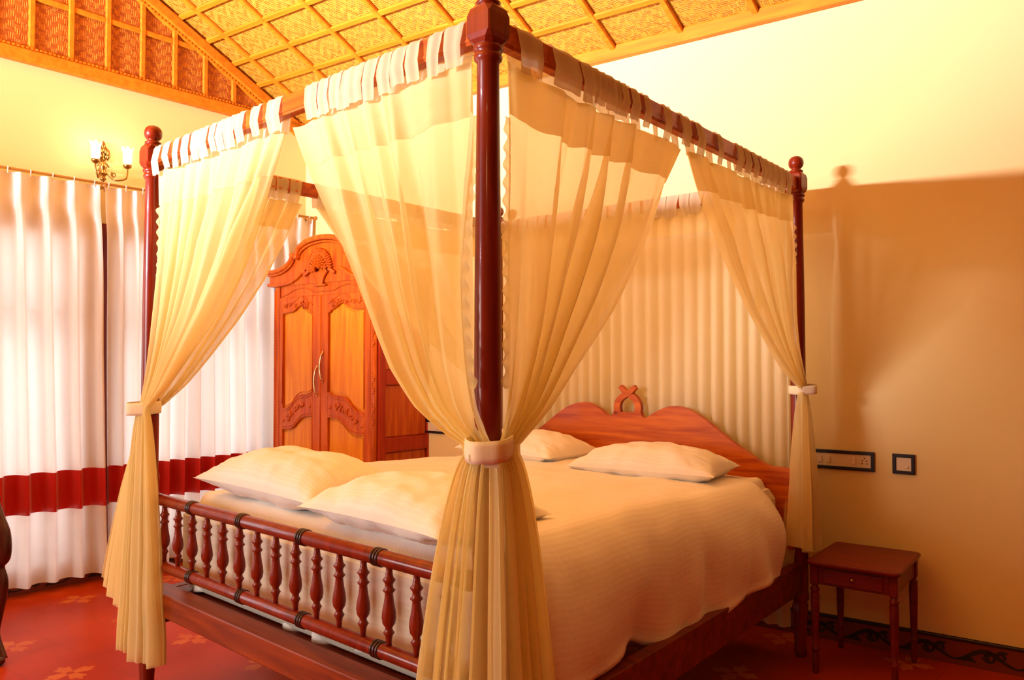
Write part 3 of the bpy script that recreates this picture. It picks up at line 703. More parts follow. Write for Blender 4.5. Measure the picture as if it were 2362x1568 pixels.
def drape(label, A, Bp, f0, f1, outd, ztie, b_al, b_out, bottom, wtab, nf, seed, tabs, flare=0.55, mat='sheer', bw=0.055, amp=1.0):
    """A,Bp rail ends; cloth spans fraction f0 (post side) .. f1 (free edge); b_al = tie position along rail (m from A)"""
    d = (Bp - A); L_ = d.length; d = d.normalized(); sg = 1 if f1 > f0 else -1
    zh = 2.118; A3 = V((A.x, A.y, 0))
    o = thing('bed_curtain', label, 'bed curtain', V((A.x, A.y, 0)) + d * (L_ * (f0 + f1) / 2), 'tied sheer curtains around the four-poster bed')
    rs = random.Random(seed); jit = [rs.uniform(-1, 1) for _ in range(40)]
    def fold(u, k):
        ph = 2 * pi * (nf * u + 0.33 * sin(2 * pi * (1.3 * u) + seed)) + 0.8 * sin(3 * k + seed)
        s_ = sin(ph + 0.9 * nz3(u * 6, k * 1.5, seed)); am = 0.8 + 1.1 * nz3(u * 4, seed)
        return am * ((abs(s_) ** 0.75) * (1 if s_ > 0 else -1) + 0.35 * sin(2.3 * ph + 1.1 + seed) + 0.5 * nz3(u * 16, k * 2.5, seed)), cos(ph)
    def P(u, vv, z_override=None):
        v = vv
        if v < 0.6:
            k = v / 0.6
            sag = 0.018 * sin(pi * u) + 0.035 * max(0, u - 0.75) * 4 * 0.4
            top = f0 * L_ + (f1 - f0) * L_ * u
            wk = interp(wtab, k); x = b_al + (top - b_al) * wk + sg * (u - 0.4) * bw * (1 - wk)
            e0 = f0 * L_; bk = e0 + (b_al - e0) * k ** 6; x = bk + (top - bk) * wk + sg * (u - 0.35) * bw * (1 - wk)
            z = zh - sag * (1 - k) - (zh - ztie) * k
            am = (0.009 + 0.022 * min(1, k * 3)) * (1 - 0.72 * k ** 3) * amp
            fo, fc = fold(u, k)
            st = k ** 4
            p = A3 + d * (x + fc * 0.010 * (1 - wk * 0.6)) + outd * (am * fo + b_out * st) + UZ * (z + 0.004 * nz3(u * 14, seed) * (1 - k))
            return p
        k = (v - 0.6) / 0.4
        fo, fc = fold(u, 1)
        p0 = A3 + d * (b_al + sg * (u - 0.35) * bw + fc * 0.010) + outd * (0.0087 * amp * fo + b_out) + UZ * ztie
        bt = interpP(bottom, u); g = k ** flare
        g = g * (1 - 0.0)
        p = V((p0.x + (bt.x - p0.x) * g, p0.y + (bt.y - p0.y) * g, p0.z + (bt.z - p0.z) * k))
        p += outd * (0.034 * fo * g * amp) + d * (0.008 * fc * g)
        p += outd * 0.01 * nz3(u * 3, k * 4, seed) * k
        return p
    mb = MB(); mb.quadgrid(P, nf * 24, 96); obj('cloth', mb, M[mat], o)
    hd = MB(); hd.quadgrid(lambda u, v: P(u, v * 0.085) + outd * 0.003, nf * 24, 6); obj('header_band', hd, M['header'], o)
    rf = MB()
    def R(u, v):
        p = P(0.012, 0.09 + v * 0.42); fr = 0.5 + 0.5 * sin(v * 34 + 3 * sin(v * 13)) ** 3
        return p - d * sg * (0.004 + u * (0.018 + 0.008 * fr)) + outd * (0.006 * sin(v * 95) * u)
    rf.quadgrid(R, 4, 150); obj('ruffled_edge', rf, M['sheer'], o)
    tabs_for(o, A, Bp, tabs, outd, seed)
    return o
oF = nfo                                                   # out over the footboard
sR = (Q(0, .5) - Q(1, .5)).normalized(); sL = -sR; oB = -nfo
def S(s, t, z, o_=0.0, dr=None):
    p = Q(s, t, z); return p + (dr or oF) * o_
lenF = (Q(1, 0) - Q(0, 0)).length; lenR = (Q(0, 1) - Q(0, 0)).length; lenL = (Q(1, 1) - Q(1, 0)).length; lenB = (Q(1, 1) - Q(0, 1)).length
# near post: left panel and right panel
tB = [(.04, .065), (.075, .106), (.121, .152), (.157, .184), (.19, .211), (.217, .25), (.256, .28), (.285, .307), (.31, .334), (.34, .366), (.375, .402)]
drape('sheer cream bed curtain on the foot side, tied to the near post at its left', Q(0, 0), Q(1, 0), 0.03, 0.455, oF, 1.145, -0.035, 0.052,
      [S(-0.040, 0, 0.16, 0.030), S(0.01, 0, 0.15, 0.075), S(0.08, 0, 0.14, 0.075), S(0.150, 0, 0.15, 0.04)], WBt, 6, 1.7, tB, bw=0.08)
tA = [(.487, .512), (.545, .572), (.60, .628), (.635, .662), (.67, .695), (.70, .728), (.74, .765), (.775, .80), (.81, .84), (.852, .88), (.895, .925), (.94, .965)]
drape('sheer cream bed curtain on the foot side, tied to the far left post', Q(0, 0), Q(1, 0), 0.975, 0.487, oF, 1.165, lenF * 0.985, 0.045,
      [S(1.05, 0, 0.22, 0.06), S(1.02, 0, 0.20, 0.06), S(0.95, 0, 0.19, 0.055), S(0.895, 0, 0.195, 0.04)], WA, 7, 4.2, tA)
tC = [(.039, .09), (.114, .162), (.177, .203), (.206, .231), (.236, .264), (.269, .292), (.298, .32), (.332, .354), (.398, .41), (.448, .478)]
drape('sheer cream bed curtain on the right side, tied to the near post at its right', Q(0, 0), Q(0, 1), 0.03, 0.478, sR, 1.145, -0.016, 0.064,
      [S(0, -0.015, 0.16, 0.056, sR), S(0, 0.02, 0.15, 0.08, sR), S(0, 0.075, 0.14, 0.06, sR), S(0, 0.115, 0.15, 0.03, sR)], WA, 6, 8.8, tC)
tD = [(.505, .525), (.582, .602), (.666, .69), (.70, .725), (.735, .76), (.77, .795), (.80, .825), (.835, .86), (.872, .897), (.91, .935)]
drape('sheer cream bed curtain on the right side, tied to the post by the bedside table', Q(0, 0), Q(0, 1), 0.975, 0.498, sR, 1.225, lenR * 0.995, 0.035,
      [S(0, 0.93, 0.25, -0.05, sR), S(0, 1.04, 0.25, -0.06, sR), S(0, 1.06, 0.30, 0.0, sR), S(0, 1.03, 0.50, 0.07, sR), S(0, 0.97, 0.49, 0.08, sR), S(0, 0.90, 0.55, 0.05, sR)], WA, 6, 3.1, tD)
tE = [(.03 + .0335 * k, .057 + .0335 * k) for k in range(9)]
drape('sheer cream bed curtain on the window side, tied to the far left post', Q(1, 0), Q(1, 1), 0.02, 0.335, sL, 1.165, 0.02, 0.035,
      [S(0.995, 0.0, 0.21, 0.03), S(1.06, 0.0, 0.25, 0.02), S(1.12, 0.0, 0.31, 0.01), S(1.17, 0.0, 0.35, 0.02), S(1.235, 0.0, 0.41, 0.0)], WA, 6, 5.5, tE)
tF = [(.37 + .062 * k, .415 + .062 * k) for k in range(10)]
drape('sheer cream bed curtain on the window side, tied to the rear post beyond the wardrobe', Q(1, 0), Q(1, 1), 0.975, 0.37, sL, 1.18, lenL * 0.985, 0.02,
      [S(1.02, 0.97, 0.2, 0), S(1.03, 0.95, 0.2, 0), S(1.02, 0.91, 0.2, 0), S(1.01, 0.88, 0.2, 0)], WA, 6, 6.6, tF)
# straight panel behind the headboard
o = thing('bed_curtain', 'straight sheer cream bed curtain hanging in folds behind the headboard', 'bed curtain', Q(0.5, 1, 0))
dB = (Q(1, 1) - Q(0, 1)).normalized()
def PG(u, v, e=0.0):
    x = (0.02 + 0.96 * u) * lenB; k = v
    ph = 2 * pi * (26 * u + 0.4 * sin(7 * u)); am = 0.010 + 0.012 * min(1, k * 4)
    z = 2.125 - (2.125 - 0.12) * v
    s_ = sin(ph + 0.5 * sin(2 * k + u * 9)); am *= 0.7 + 0.6 * nz3(u * 8, 2.2)
    return V((Q(0, 1).x, Q(0, 1).y, z)) + dB * (x + 0.005 * cos(ph)) + oB * (-0.012 + am * s_ + e)
mb = MB(); mb.quadgrid(PG, 26 * 12, 50); obj('cloth', mb, M['sheerback'], o)
mb = MB(); mb.quadgrid(lambda u, v: PG(u, v * 0.06, -0.003), 26 * 12, 4); obj('header_band', mb, M['header'], o)
tabs_for(o, Q(0, 1), Q(1, 1), [(0.025 + .0383 * k, 0.053 + .0383 * k) for k in range(25)], oF, 11)
# tie bands
def tie(c, ra, rb, z, h, label, ang=0.0, tail=None):
    mb = MB(); cu, su = cos(ang), sin(ang)
    def P(u, v):
        t = 2 * pi * u; x, y = ra * cos(t), rb * sin(t); rr_ = 1 + 0.05 * sin(5 * t) + 0.03 * sin(pi * v)
        return V((c.x + (x * cu - y * su) * rr_, c.y + (x * su + y * cu) * rr_, z - h / 2 + h * v + 0.004 * sin(t + 1)))
    mb.quadgrid(P, 40, 4, closeu=True)
    o = obj('curtain_tie', mb, M['band']); tag(o, label, 'curtain tie', 'cloth tie bands around the bed posts')
    md = o.modifiers.new('thick', 'SOLIDIFY'); md.thickness = 0.004
    return o
cN = Q(0, 0) + oF * 0.034 + sR * 0.034
tie(cN, 0.057, 0.076, 1.150, 0.052, 'wide cream cloth band tying two curtains to the near bed post')
kn = MB(); kn.quadgrid(lambda u, v: V((cN.x - 0.045 + 0.052 * u, cN.y - 0.059 - 0.003 * sin(pi * u), 1.124 + 0.018 * v + 0.004 * u)), 6, 3); kn.quadgrid(lambda u, v: V((cN.x - 0.008 + 0.032 * u, cN.y - 0.062, 1.112 + 0.026 * v)), 4, 3)
tag(obj('tie_tail', kn, M['band']), 'short loose end of the cream cloth band on the near bed post', 'tie tail')
cL = Q(1, 0) + oF * 0.026 + sL * 0.004
tie(cL, 0.064, 0.058, 1.168, 0.05, 'cream cloth band tying two curtains to the far left bed post')
cR = Q(0, 1) + sR * 0.026 - V((0.004, 0.006, 0))
tie(cR, 0.060, 0.062, 1.225, 0.04, 'cream cloth band tying a curtain to the headboard post above the bedside table')
tie(Q(1, 1) + sL * 0.02, 0.048, 0.045, 1.18, 0.04, 'cream cloth band tying a curtain to the rear bed post')

# ------------------------------------------------------------------ window curtains on the left wall
RODZ = 2.445
mb = MB(); mb.tube([W(0, -0.02 + 0.02, RODZ, 0.12), W(0, 3.6, RODZ, 0.12)], 0.008, 10)
rod = tag(obj('curtain_rod', mb, M['rod'], origin=W(0, 1.8, RODZ, 0.12)), 'thin wooden curtain rod running along the wall above the white window curtains', 'curtain rod')
WORLD[rod.name] = W(0, 1.8, RODZ, 0.12)
for b_ in (0.06, 1.53, 3.3):
    k = MB(); k.box(W(0, b_ - 0.012, RODZ - 0.025, 0.0), U2 * 0.024, UN * 0.125, UZ * 0.02, 0.004); k.lathe(W(0, b_, RODZ - 0.05, 0.12), [(0.003, 0), (0.007, 0.01), (0.004, 0.02), (0.009, 0.03), (0.009, 0.045)], 10); obj('rod_bracket', k, M['rod'], rod)
k = MB(); k.lathe(W(0, 0.0, RODZ, 0.12), [(0.009, -0.01), (0.014, 0.0), (0.016, 0.015), (0.010, 0.03), (0.002, 0.035)], 14, -U2); obj('rod_finial', k, M['rod'], rod)
def wincurtain(label, b0t, b1t, b0b, b1b, nf, seed, fr=0.0):
    o = thing('window_curtain', label, 'curtain', W(0, (b0b + b1b) / 2, 0.06, 0.12), 'white satin window curtains with a red band')
    def P(u, z):
        k = (2.43 - z) / 2.37
        kk = min(1, k * 1.0)
        ebl = b0t + (b0b - b0t) * (kk ** 0.7); ebr = b1t + (b1b - b1t) * (kk ** 0.7)
        b_ = ebl + (ebr - ebl) * u
        ph = 2 * pi * (nf * u + 0.35 * sin(5.1 * u + seed)); wob = 0.5 * sin(4 * k + seed + u * 7)
        pinch = exp(-((k - 0.06) / 0.035) ** 2)
        am = (0.024 + 0.030 * min(1, k * 5)) * (1 - 0.5 * pinch) * (0.75 + 0.6 * nz3(u * 7, seed, k * 0.6))
        s_ = sin(ph + wob); s_ = (abs(s_) ** 0.7) * (1 if s_ > 0 else -1)
        out = 0.115 + am * s_ + 0.006 * nz3(u * 30, k * 5, seed)
        return W(0, b_ + 0.010 * cos(ph + wob), z, out)
    nu = int(nf * 16)
    def part(name, z1, z0, mat, nv):
        mb = MB(); mb.quadgrid(lambda u, v: P(u, z1 + (z0 - z1) * v + (0.012 * nz3(u * 9, seed) * v if name == 'lower_cloth' else 0)), nu, nv); return obj(name, mb, M[mat], o)
    part('upper_cloth', 2.43, 0.705, 'satin', 70)
    part('red_band', 0.705, 0.476, 'redsatin', 12)
    part('lower_cloth', 0.476, 0.062, 'satin', 18)
    n = int(nf)
    for i in range(n + 1):
        p = W(0, b0t + (b1t - b0t) * (i + 0.2) / (n + 0.4), 2.445, 0.12); k = MB()
        k.lathe(p - U2 * 0.003, [(0.0085, 0), (0.011, 0.001), (0.011, 0.005), (0.0085, 0.006)], 12, U2); k.box(p + V((0, 0, -0.03)) - U2 * 0.002, U2 * 0.004, UN * 0.004, UZ * 0.022)
        obj('curtain_hook', k, M['hook'], o)
wincurtain('white satin window curtain with red band, left of the wall sconce', 1.566, 3.0, 1.50, 3.0, 12, 2.4)
wincurtain('white satin window curtain with red band, right of the wall sconce', 0.03, 1.528, 0.03, 1.475, 14, 7.9)

# ------------------------------------------------------------------ wall sconce
sc = thing('wall_sconce', 'ornate brass wall sconce with two lit tulip glass shades above the window curtains', 'wall lamp', W(0, 1.505, 2.5, 0.0))
def SP(b_, out, z): return W(0, b_, z, out)
mb = MB()
mb.blob(SP(1.505, 0.012, 2.655), U2 * 0.030, UN * 0.016, UZ * 0.055, 10)
mb.blob(SP(1.502, 0.016, 2.705), U2 * 0.014, UN * 0.012, UZ * 0.030, 8)
for sg in (-1, 1):
    mb.tube([SP(1.505 + sg * 0.010, 0.02, 2.70), SP(1.505 + sg * 0.034, 0.025, 2.675), SP(1.505 + sg * 0.038, 0.03, 2.64), SP(1.505 + sg * 0.024, 0.034, 2.615), SP(1.505 + sg * 0.012, 0.03, 2.63), SP(1.505 + sg * 0.018, 0.03, 2.65)], 0.006, 8)
    mb.tube([SP(1.505, 0.03, 2.60), SP(1.505 + sg * 0.022, 0.03, 2.59), SP(1.505 + sg * 0.034, 0.03, 2.57)], 0.005, 8)
for i in range(5): mb.blob(SP(1.505 + 0.012 * (i - 2), 0.032, 2.66 + 0.008 * (2 - abs(i - 2))), U2 * 0.007, UN * 0.007, UZ * 0.018, 6)
obj('back_plate', mb, M['brass'], sc)
mb = MB(); mb.lathe(SP(1.515, 0.055, 2.455), [(0.002, 0), (0.008, 0.006), (0.006, 0.014), (0.016, 0.026), (0.020, 0.034), (0.012, 0.042), (0.016, 0.052), (0.024, 0.060), (0.026, 0.068), (0.016, 0.076), (0.015, 0.095), (0.022, 0.105), (0.018, 0.118), (0.009, 0.13), (0.007, 0.145)], 18)
mb.box(SP(1.508, 0.0, 2.545), U2 * 0.014, UN * 0.06, UZ * 0.02, 0.003)
obj('sconce_body', mb, M['brass'], sc)
for (bb_, zc) in ((1.592, 2.585), (1.404, 2.585)):
    sg = 1 if bb_ > 1.5 else -1; mb = MB()
    pts = catmull([(1.515 + sg * 0.016, 0.06, 2.535), (1.515 + sg * 0.030, 0.085, 2.50), (1.515 + sg * 0.052, 0.115, 2.478), (bb_ - sg * 0.012, 0.138, 2.49), (bb_, 0.14, 2.525), (bb_, 0.14, 2.56)], 6)
    mb.tube([SP(p[0], p[1], p[2]) for p in pts], 0.0058, 8)
    cpts = [(1.515 + sg * (0.045 + 0.016 * (1 - t * 0.6) * cos(2 * pi * t * 1.3 + 2.2)), 0.10, 2.515 + 0.018 * (1 - t * 0.6) * sin(2 * pi * t * 1.3 + 2.2)) for t in [i / 18 for i in range(19)]]
    mb.tube([SP(*p) for p in cpts], 0.0042, 6)
    obj('arm', mb, M['brass'], sc)
    mb = MB(); mb.lathe(SP(bb_, 0.14, 2.552), [(0.004, 0), (0.010, 0.004), (0.021, 0.012), (0.026, 0.022), (0.024, 0.030), (0.015, 0.032), (0.002, 0.032)], 18); obj('lamp_cup', mb, M['brass'], sc)
    mb = MB()
    pr = [(0.017, 0.0), (0.024, 0.012), (0.0265, 0.03), (0.026, 0.055), (0.027, 0.075), (0.031, 0.092), (0.036, 0.102)]
    def TS(u, v, bb_=bb_):
        i = min(int(v * 6), 5); t = v * 6 - i; r = pr[i][0] * (1 - t) + pr[i + 1][0] * t; h = pr[i][1] * (1 - t) + pr[i + 1][1] * t
        th_ = 2 * pi * u; r *= 1 + 0.10 * v ** 3 * cos(6 * th_); h += 0.006 * v ** 3 * cos(6 * th_)
        return SP(bb_, 0.14, 2.583 + h) + V((r * cos(th_), r * sin(th_), 0))
    mb.quadgrid(TS, 36, 18, closeu=True); obj('glass_shade', mb, M['shade'], sc)
    mb = MB(); mb.lathe(SP(bb_, 0.14, 2.585), [(0.006, 0), (0.008, 0.02), (0.014, 0.04), (0.016, 0.055), (0.012, 0.07), (0.003, 0.078)], 14); obj('bulb', mb, M['bulb'], sc)
    point('sconce_light', SP(bb_, 0.14, 2.70), 0.9, (1.0, 0.88, 0.72), 0.03)

# ------------------------------------------------------------------ wardrobe
F0 = V((-1.69, 5.57, 0)); F1 = V((-0.862, 4.963, 0)); wx = (F1 - F0).normalized(); wy = V((0.6555, 0.7552, 0)); wn = V((wx.y, -wx.x, 0)); wn = wn if wn.y < 0 else -wn
WW = 1.03; WD = 0.47
def G(x, z, out=0.0): return F0 + wx * x + wn * out + UZ * z
wr = thing('wardrobe', 'carved orange teak wardrobe with arched cornice, flower basket carving and two doors', 'wardrobe', F0 + wx * 0.5 + wy * 0.2)
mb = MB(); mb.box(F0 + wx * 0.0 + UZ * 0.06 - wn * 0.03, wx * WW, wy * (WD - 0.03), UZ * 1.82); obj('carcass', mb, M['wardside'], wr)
# plinth/feet
for fx in (0.03, WW - 0.11):
    for fy in (0.0, WD - 0.1):
        mb = MB(); mb.box(F0 + wx * fx + wy * fy, wx * 0.08, wy * 0.08, UZ * 0.06, 0.01); obj('foot', mb, M['ward'], wr)
# front frame: stiles, centre seam, bottom rail
mb = MB(); mb.box(G(0, 0.06, -0.03), wx * 0.05, wn * 0.045, UZ * 1.82, 0.004); mb.tube([G(0.004, 0.1, 0.012), G(0.004, 1.86, 0.012)], 0.010, 8)
for i in range(60): mb.blob(G(0.004, 0.62 + i * 0.02, 0.021), wx * 0.004, wn * 0.004, UZ * 0.007, 5)
obj('stile', mb, M['ward'], wr)
mb = MB(); mb.box(G(WW - 0.05, 0.06, -0.03), wx * 0.05, wn * 0.045, UZ * 1.82, 0.004)
mb.tube([G(WW - 0.012, 0.1, 0.014), G(WW - 0.012, 1.86, 0.014)], 0.014, 8)
for zc in (0.95, 1.15, 1.45, 1.72):
    for i in range(9):
        mb.blob(G(WW - 0.012 + 0.007 * sin(i * 1.4), zc + i * 0.016, 0.028), wx * 0.008, wn * 0.005, UZ * 0.010, 5)
for x_ in (WW - 0.034, WW + 0.002): mb.tube([G(x_, 0.3, 0.014), G(x_, 1.84, 0.014)], 0.004, 6)
obj('stile', mb, M['ward'], wr)
mb = MB(); mb.box(G(0.05, 0.06, -0.025), wx * (WW - 0.1), wn * 0.03, UZ * 0.14, 0.004); obj('bottom_rail', mb, M['ward'], wr)
mb = MB(); mb.box(G(0.05, 1.80, -0.025), wx * (WW - 0.1), wn * 0.03, UZ * 0.10, 0.004); obj('top_rail', mb, M['ward'], wr)
# doors
def leaf_cluster(mb, pts, sz, out, seed):
    r = random.Random(seed)
    for (x, z) in pts:
        for i in range(5):
            a = r.uniform(0, pi); l_ = sz * r.uniform(0.6, 1.3)
            ax_ = wx * cos(a) + UZ * sin(a); bx_ = -wx * sin(a) + UZ * cos(a)
            mb.blob(G(x + r.uniform(-1, 1) * sz * 1.3, z + r.uniform(-1, 1) * sz, out), ax_ * l_, bx_ * (l_ * 0.38), wn * 0.006, 5)
def door(x0, x1, px0, px1, flip, hx_, hz0, hz1):
    # flip: the tall side of the S curves is at the centre of the wardrobe
    mb = MB(); th = 0.026; y0 = 0.20; o_ = -0.012
    mb.box(G(x0, y0, o_), wx * (px0 - x0), wn * th, UZ * (1.80 - y0), 0.003)
    mb.box(G(px1, y0, o_), wx * (x1 - px1), wn * th, UZ * (1.80 - y0), 0.003)
    n = 36; lt = []; lb = []; mt_ = []; mbm = []; 
    xs = [px0 + (px1 - px0) * i / n for i in range(n + 1)]
    def cf(x):  # 0 at outer edge, 1 at centre side
        u = (x - px0) / (px1 - px0); return u if not flip else 1 - u
    def topc(u): return 1.686 + 0.055 * exp(-((u - 0.60) / 0.20) ** 2) * 1.0 - (0.012 if u > 0.93 else 0) + 0.004 * sin(u * 9)
    def midt(u): return 1.02 + 0.105 * (1 / (1 + exp(-(u - 0.36) * 13))) + (0.022 * max(0, (u - 0.82)) / 0.18)
    def midb(u): return 0.868 + 0.105 * (1 / (1 + exp(-(u - 0.50) * 11))) 
    mb.band([(x, topc(cf(x))) for x in xs], [(x, 1.80) for x in xs], G(0, 0, o_), wx, UZ, wn, th)
    mb.band([(x, midb(cf(x))) for x in xs], [(x, midt(cf(x))) for x in xs], G(0, 0, o_), wx, UZ, wn, th)
    mb.band([(x, 0.20) for x in xs], [(x, 0.30) for x in xs], G(0, 0, o_), wx, UZ, wn, th)
    d = obj('door', mb, M['ward'], wr)
    p = MB(); p.box(G(px0 - 0.01, 0.22, o_ - 0.004), wx * (px1 - px0 + 0.02), wn * 0.012, UZ * 1.56)
    inn = 0.018
    xs2 = [px0 + inn + (px1 - px0 - 2 * inn) * i / n for i in range(n + 1)]
    p.band([(x, midt(cf(x)) + inn) for x in xs2], [(x, topc(cf(x)) - inn) for x in xs2], G(0, 0, o_ + 0.006), wx, UZ, wn, 0.010)
    p.band([(x, 0.30 + inn) for x in xs2], [(x, midb(cf(x)) - inn) for x in xs2], G(0, 0, o_ + 0.006), wx, UZ, wn, 0.010)
    obj('door_panel', p, M['panel'], d, origin=WORLD[wr.name])
    # mouldings follow the curves
    mo = MB(); of = o_ + th
    for fn, dz_ in ((topc, 0.006), (midt, -0.006), (midb, 0.006), (midt, -0.022), (midb, 0.022), (topc, 0.110 - 0.045)):
        mo.tube([G(x, fn(cf(x)) + dz_, of) for x in xs], 0.0045, 6)
    for x_ in (px0 - 0.003, px1 + 0.003):
        mo.tube([G(x_, 1.05 + (0.09 if abs(cf(x_) - 1) < 0.2 else 0), of), G(x_, 1.685, of)], 0.004, 6); mo.tube([G(x_, 0.30, of), G(x_, 0.88 + (0.09 if abs(cf(x_) - 1) < 0.2 else 0), of)], 0.004, 6)
    leaf_cluster(mo, [(xs[int(n * (u if not flip else 1 - u))], (midt(u) + midb(u)) / 2 + 0.004) for u in (0.22, 0.36, 0.48, 0.58, 0.7)], 0.016, of + 0.003, int(hx_ * 1000))
    for u in (0.05, 0.93): mo.blob(G(xs[int(n * (u if not flip else 1 - u))], (midt(u) + midb(u)) / 2 - 0.01, of), wx * 0.016, wn * 0.008, UZ * 0.016, 8)
    leaf_cluster(mo, [(xs[int(n * (u if not flip else 1 - u))], 1.742 + 0.015 * u) for u in (0.12, 0.3, 0.45, 0.6, 0.72, 0.88)], 0.013, of + 0.003, int(hx_ * 1000) + 5)
    for q in range(5): mo.blob(G(xs[int(n * ((0.8 if not flip else 0.2)))] + (q - 2) * 0.011, 1.735, of + 0.004), wx * 0.004, wn * 0.008, UZ * 0.024, 6)
    obj('door_carving', mo, M['ward'], d, origin=WORLD[wr.name])
    h = MB(); pts = catmull([(hx_, hz0, of + 0.004), (hx_, hz0 + 0.02, of + 0.018), (hx_ - 0.008, (hz0 + hz1) / 2, of + 0.024), (hx_, hz1 - 0.02, of + 0.018), (hx_, hz1, of + 0.004)], 5)
    h.tube([G(a, z, o2) for a, z, o2 in pts], 0.0068, 8)
    for z_ in (hz0, hz1): h.blob(G(hx_, z_, of + 0.004), wx * 0.008, wn * 0.006, UZ * 0.016, 7)
    obj('handle', h, M['handle'], d, origin=WORLD[wr.name])
door(0.052, 0.493, 0.090, 0.410, False, 0.464, 1.125, 1.310)
door(0.497, WW - 0.052, 0.572, 0.922, True, 0.522, 1.218, 1.408)
mb = MB(); mb.tube([G(0.495, 0.22, 0.014), G(0.495, 1.80, 0.014)], 0.006, 8); obj('centre_bead', mb, M['ward'], wr)
# arched cornice
CX = 0.515
cor = [(-0.067, 1.993), (0.0, 1.993), (0.07, 2.002), (0.13, 2.02), (0.18, 2.048), (0.205, 2.075), (0.215, 2.095)]
cor_in = [(0.258, 2.09), (0.268, 2.12), (0.30, 2.152), (0.35, 2.176), (0.41, 2.190), (0.47, 2.196), (0.515, 2.198)]
L1 = catmull(cor, 5); L2 = catmull(cor_in, 5); topl = L1 + [(0.236, 2.075)] + L2
full = topl + [(2 * CX - x, z) for x, z in reversed(topl[:-1])]
lo = [(x, 1.885) for x, z in full]
mb = MB(); mb.band(lo, full, G(0, 0, -0.02), wx, UZ, wn, 0.035)
obj('cornice_board', mb, M['ward'], wr)
mb = MB()
for lst in (L1, [(2 * CX - x, z) for x, z in L1]):
    mb.tube([G(x, z - 0.004, 0.034) for x, z in lst], 0.0165, 10); mb.tube([G(x, z - 0.026, 0.026) for x, z in lst], 0.009, 8)
for lst in (L2 + [(2 * CX - x, z) for x, z in reversed(L2[:-1])],):
    mb.tube([G(x, z - 0.006, 0.036) for x, z in lst], 0.0185, 10); mb.tube([G(x, z - 0.034, 0.026) for x, z in lst], 0.009, 8)
for sg in (0, 1):
    for (x, z, r) in ((0.219, 2.088, 0.020), (0.262, 2.078, 0.020)):
        x = x if sg == 0 else 2 * CX - x
        mb.lathe(G(x, z, -0.01), [(r * 0.5, 0), (r, 0.003), (r, 0.062), (r * 0.6, 0.068), (r * 0.2, 0.069)], 16, wn)
low = catmull([(-0.067, 1.897), (0.02, 1.892), (0.12, 1.896), (0.2, 1.912), (0.26, 1.937), (0.31, 1.965), (0.35, 1.975)], 5)
for lst in (low, [(2 * CX - x, z) for x, z in low]): mb.tube([G(x, z, 0.024) for x, z in lst], 0.0125, 10)
obj('cornice_moulding', mb, M['ward'], wr)
mb = MB()
for x in (-0.055, -0.035, WW + 0.035, WW + 0.05): mb.lathe(G(x, 1.895, 0.0), [(0.008, 0), (0.006, 0.02), (0.006, 0.08), (0.008, 0.1)], 10)
mb.box(G(-0.05, 1.885, -0.25), wx * (WW + 0.10), wn * 0.25, UZ * 0.10)
obj('cornice_return', mb, M['ward'], wr)
# apron curves under cornice
mb = MB(); ap = catmull([(0.07, 1.815), (0.13, 1.825), (0.2, 1.85), (0.28, 1.862), (0.36, 1.85), (0.41, 1.83), (0.515, 1.828)], 5)
for lst in (ap, [(2 * CX - x, z) for x, z in ap]): mb.tube([G(x, z, 0.008) for x, z in lst], 0.0045, 6)
obj('apron_bead', mb, M['ward'], wr)
# flower basket
mb = MB(); of = 0.016; BX = 0.49
mb.band([(BX - 0.06, 1.862), (BX + 0.065, 1.862)], [(BX - 0.062, 1.874), (BX + 0.066, 1.874)], G(0, 0, of), wx, UZ, wn, 0.016)
bl = [(BX - 0.030, 1.874), (BX - 0.036, 1.90), (BX - 0.052, 1.93), (BX - 0.082, 1.962)]; br = [(BX + 0.030, 1.874), (BX + 0.036, 1.90), (BX + 0.052, 1.93), (BX + 0.082, 1.962)]
for i in range(3):
    (x0, z0), (x1, z1) = bl[i], bl[i + 1]; (x2, z2), (x3, z3) = br[i], br[i + 1]
    mb.band([(x0, z0), (x2, z2)], [(x1, z1), (x3, z3)], G(0, 0, of), wx, UZ, wn, 0.014)
mb.tube([G(x, z, of + 0.012) for x, z in catmull(bl, 4)], 0.008, 8); mb.tube([G(x, z, of + 0.012) for x, z in catmull(br, 4)], 0.010, 8)
rr_ = random.Random(3)
for i in range(23):
    a = pi * (0.04 + 0.92 * i / 22); 
    for ring_, (ra_, sz) in enumerate(((0.138, 0.018), (0.116, 0.018), (0.094, 0.017), (0.072, 0.015), (0.050, 0.013), (0.030, 0.011))):
        if ring_ > 1 and i % 2 == ring_ % 2: continue
        x = BX + ra_ * 0.86 * cos(a + ring_ * 0.06); z = 1.968 + ra_ * 1.0 * sin(a + ring_ * 0.06)
        ax_ = (wx * cos(a) + UZ * sin(a)); bx_ = (-wx * sin(a) + UZ * cos(a))
        mb.blob(G(x, z, of + 0.012 + 0.0045 * ring_), ax_ * sz, bx_ * (sz * 0.45), wn * 0.014, 5)
for i in range(5):
    x = BX - 0.068 + i * 0.034; z = 1.985 + 0.008 * (2 - abs(i - 2))
    for k in range(6):
        a = k * pi / 3; mb.blob(G(x + 0.011 * cos(a), z + 0.011 * sin(a), of + 0.022), wx * 0.007, wn * 0.007, UZ * 0.007, 5)
    mb.blob(G(x, z, of + 0.028), wx * 0.006, wn * 0.006, UZ * 0.006, 5)
for sg in (-1, 1):
    for i in range(4): mb.blob(G(BX + sg * (0.105 + 0.014 * i), 1.972 - 0.008 * i, of + 0.012), wx * 0.015, wn * 0.012, UZ * 0.014, 6)
obj('flower_basket_carving', mb, M['ward'], wr)
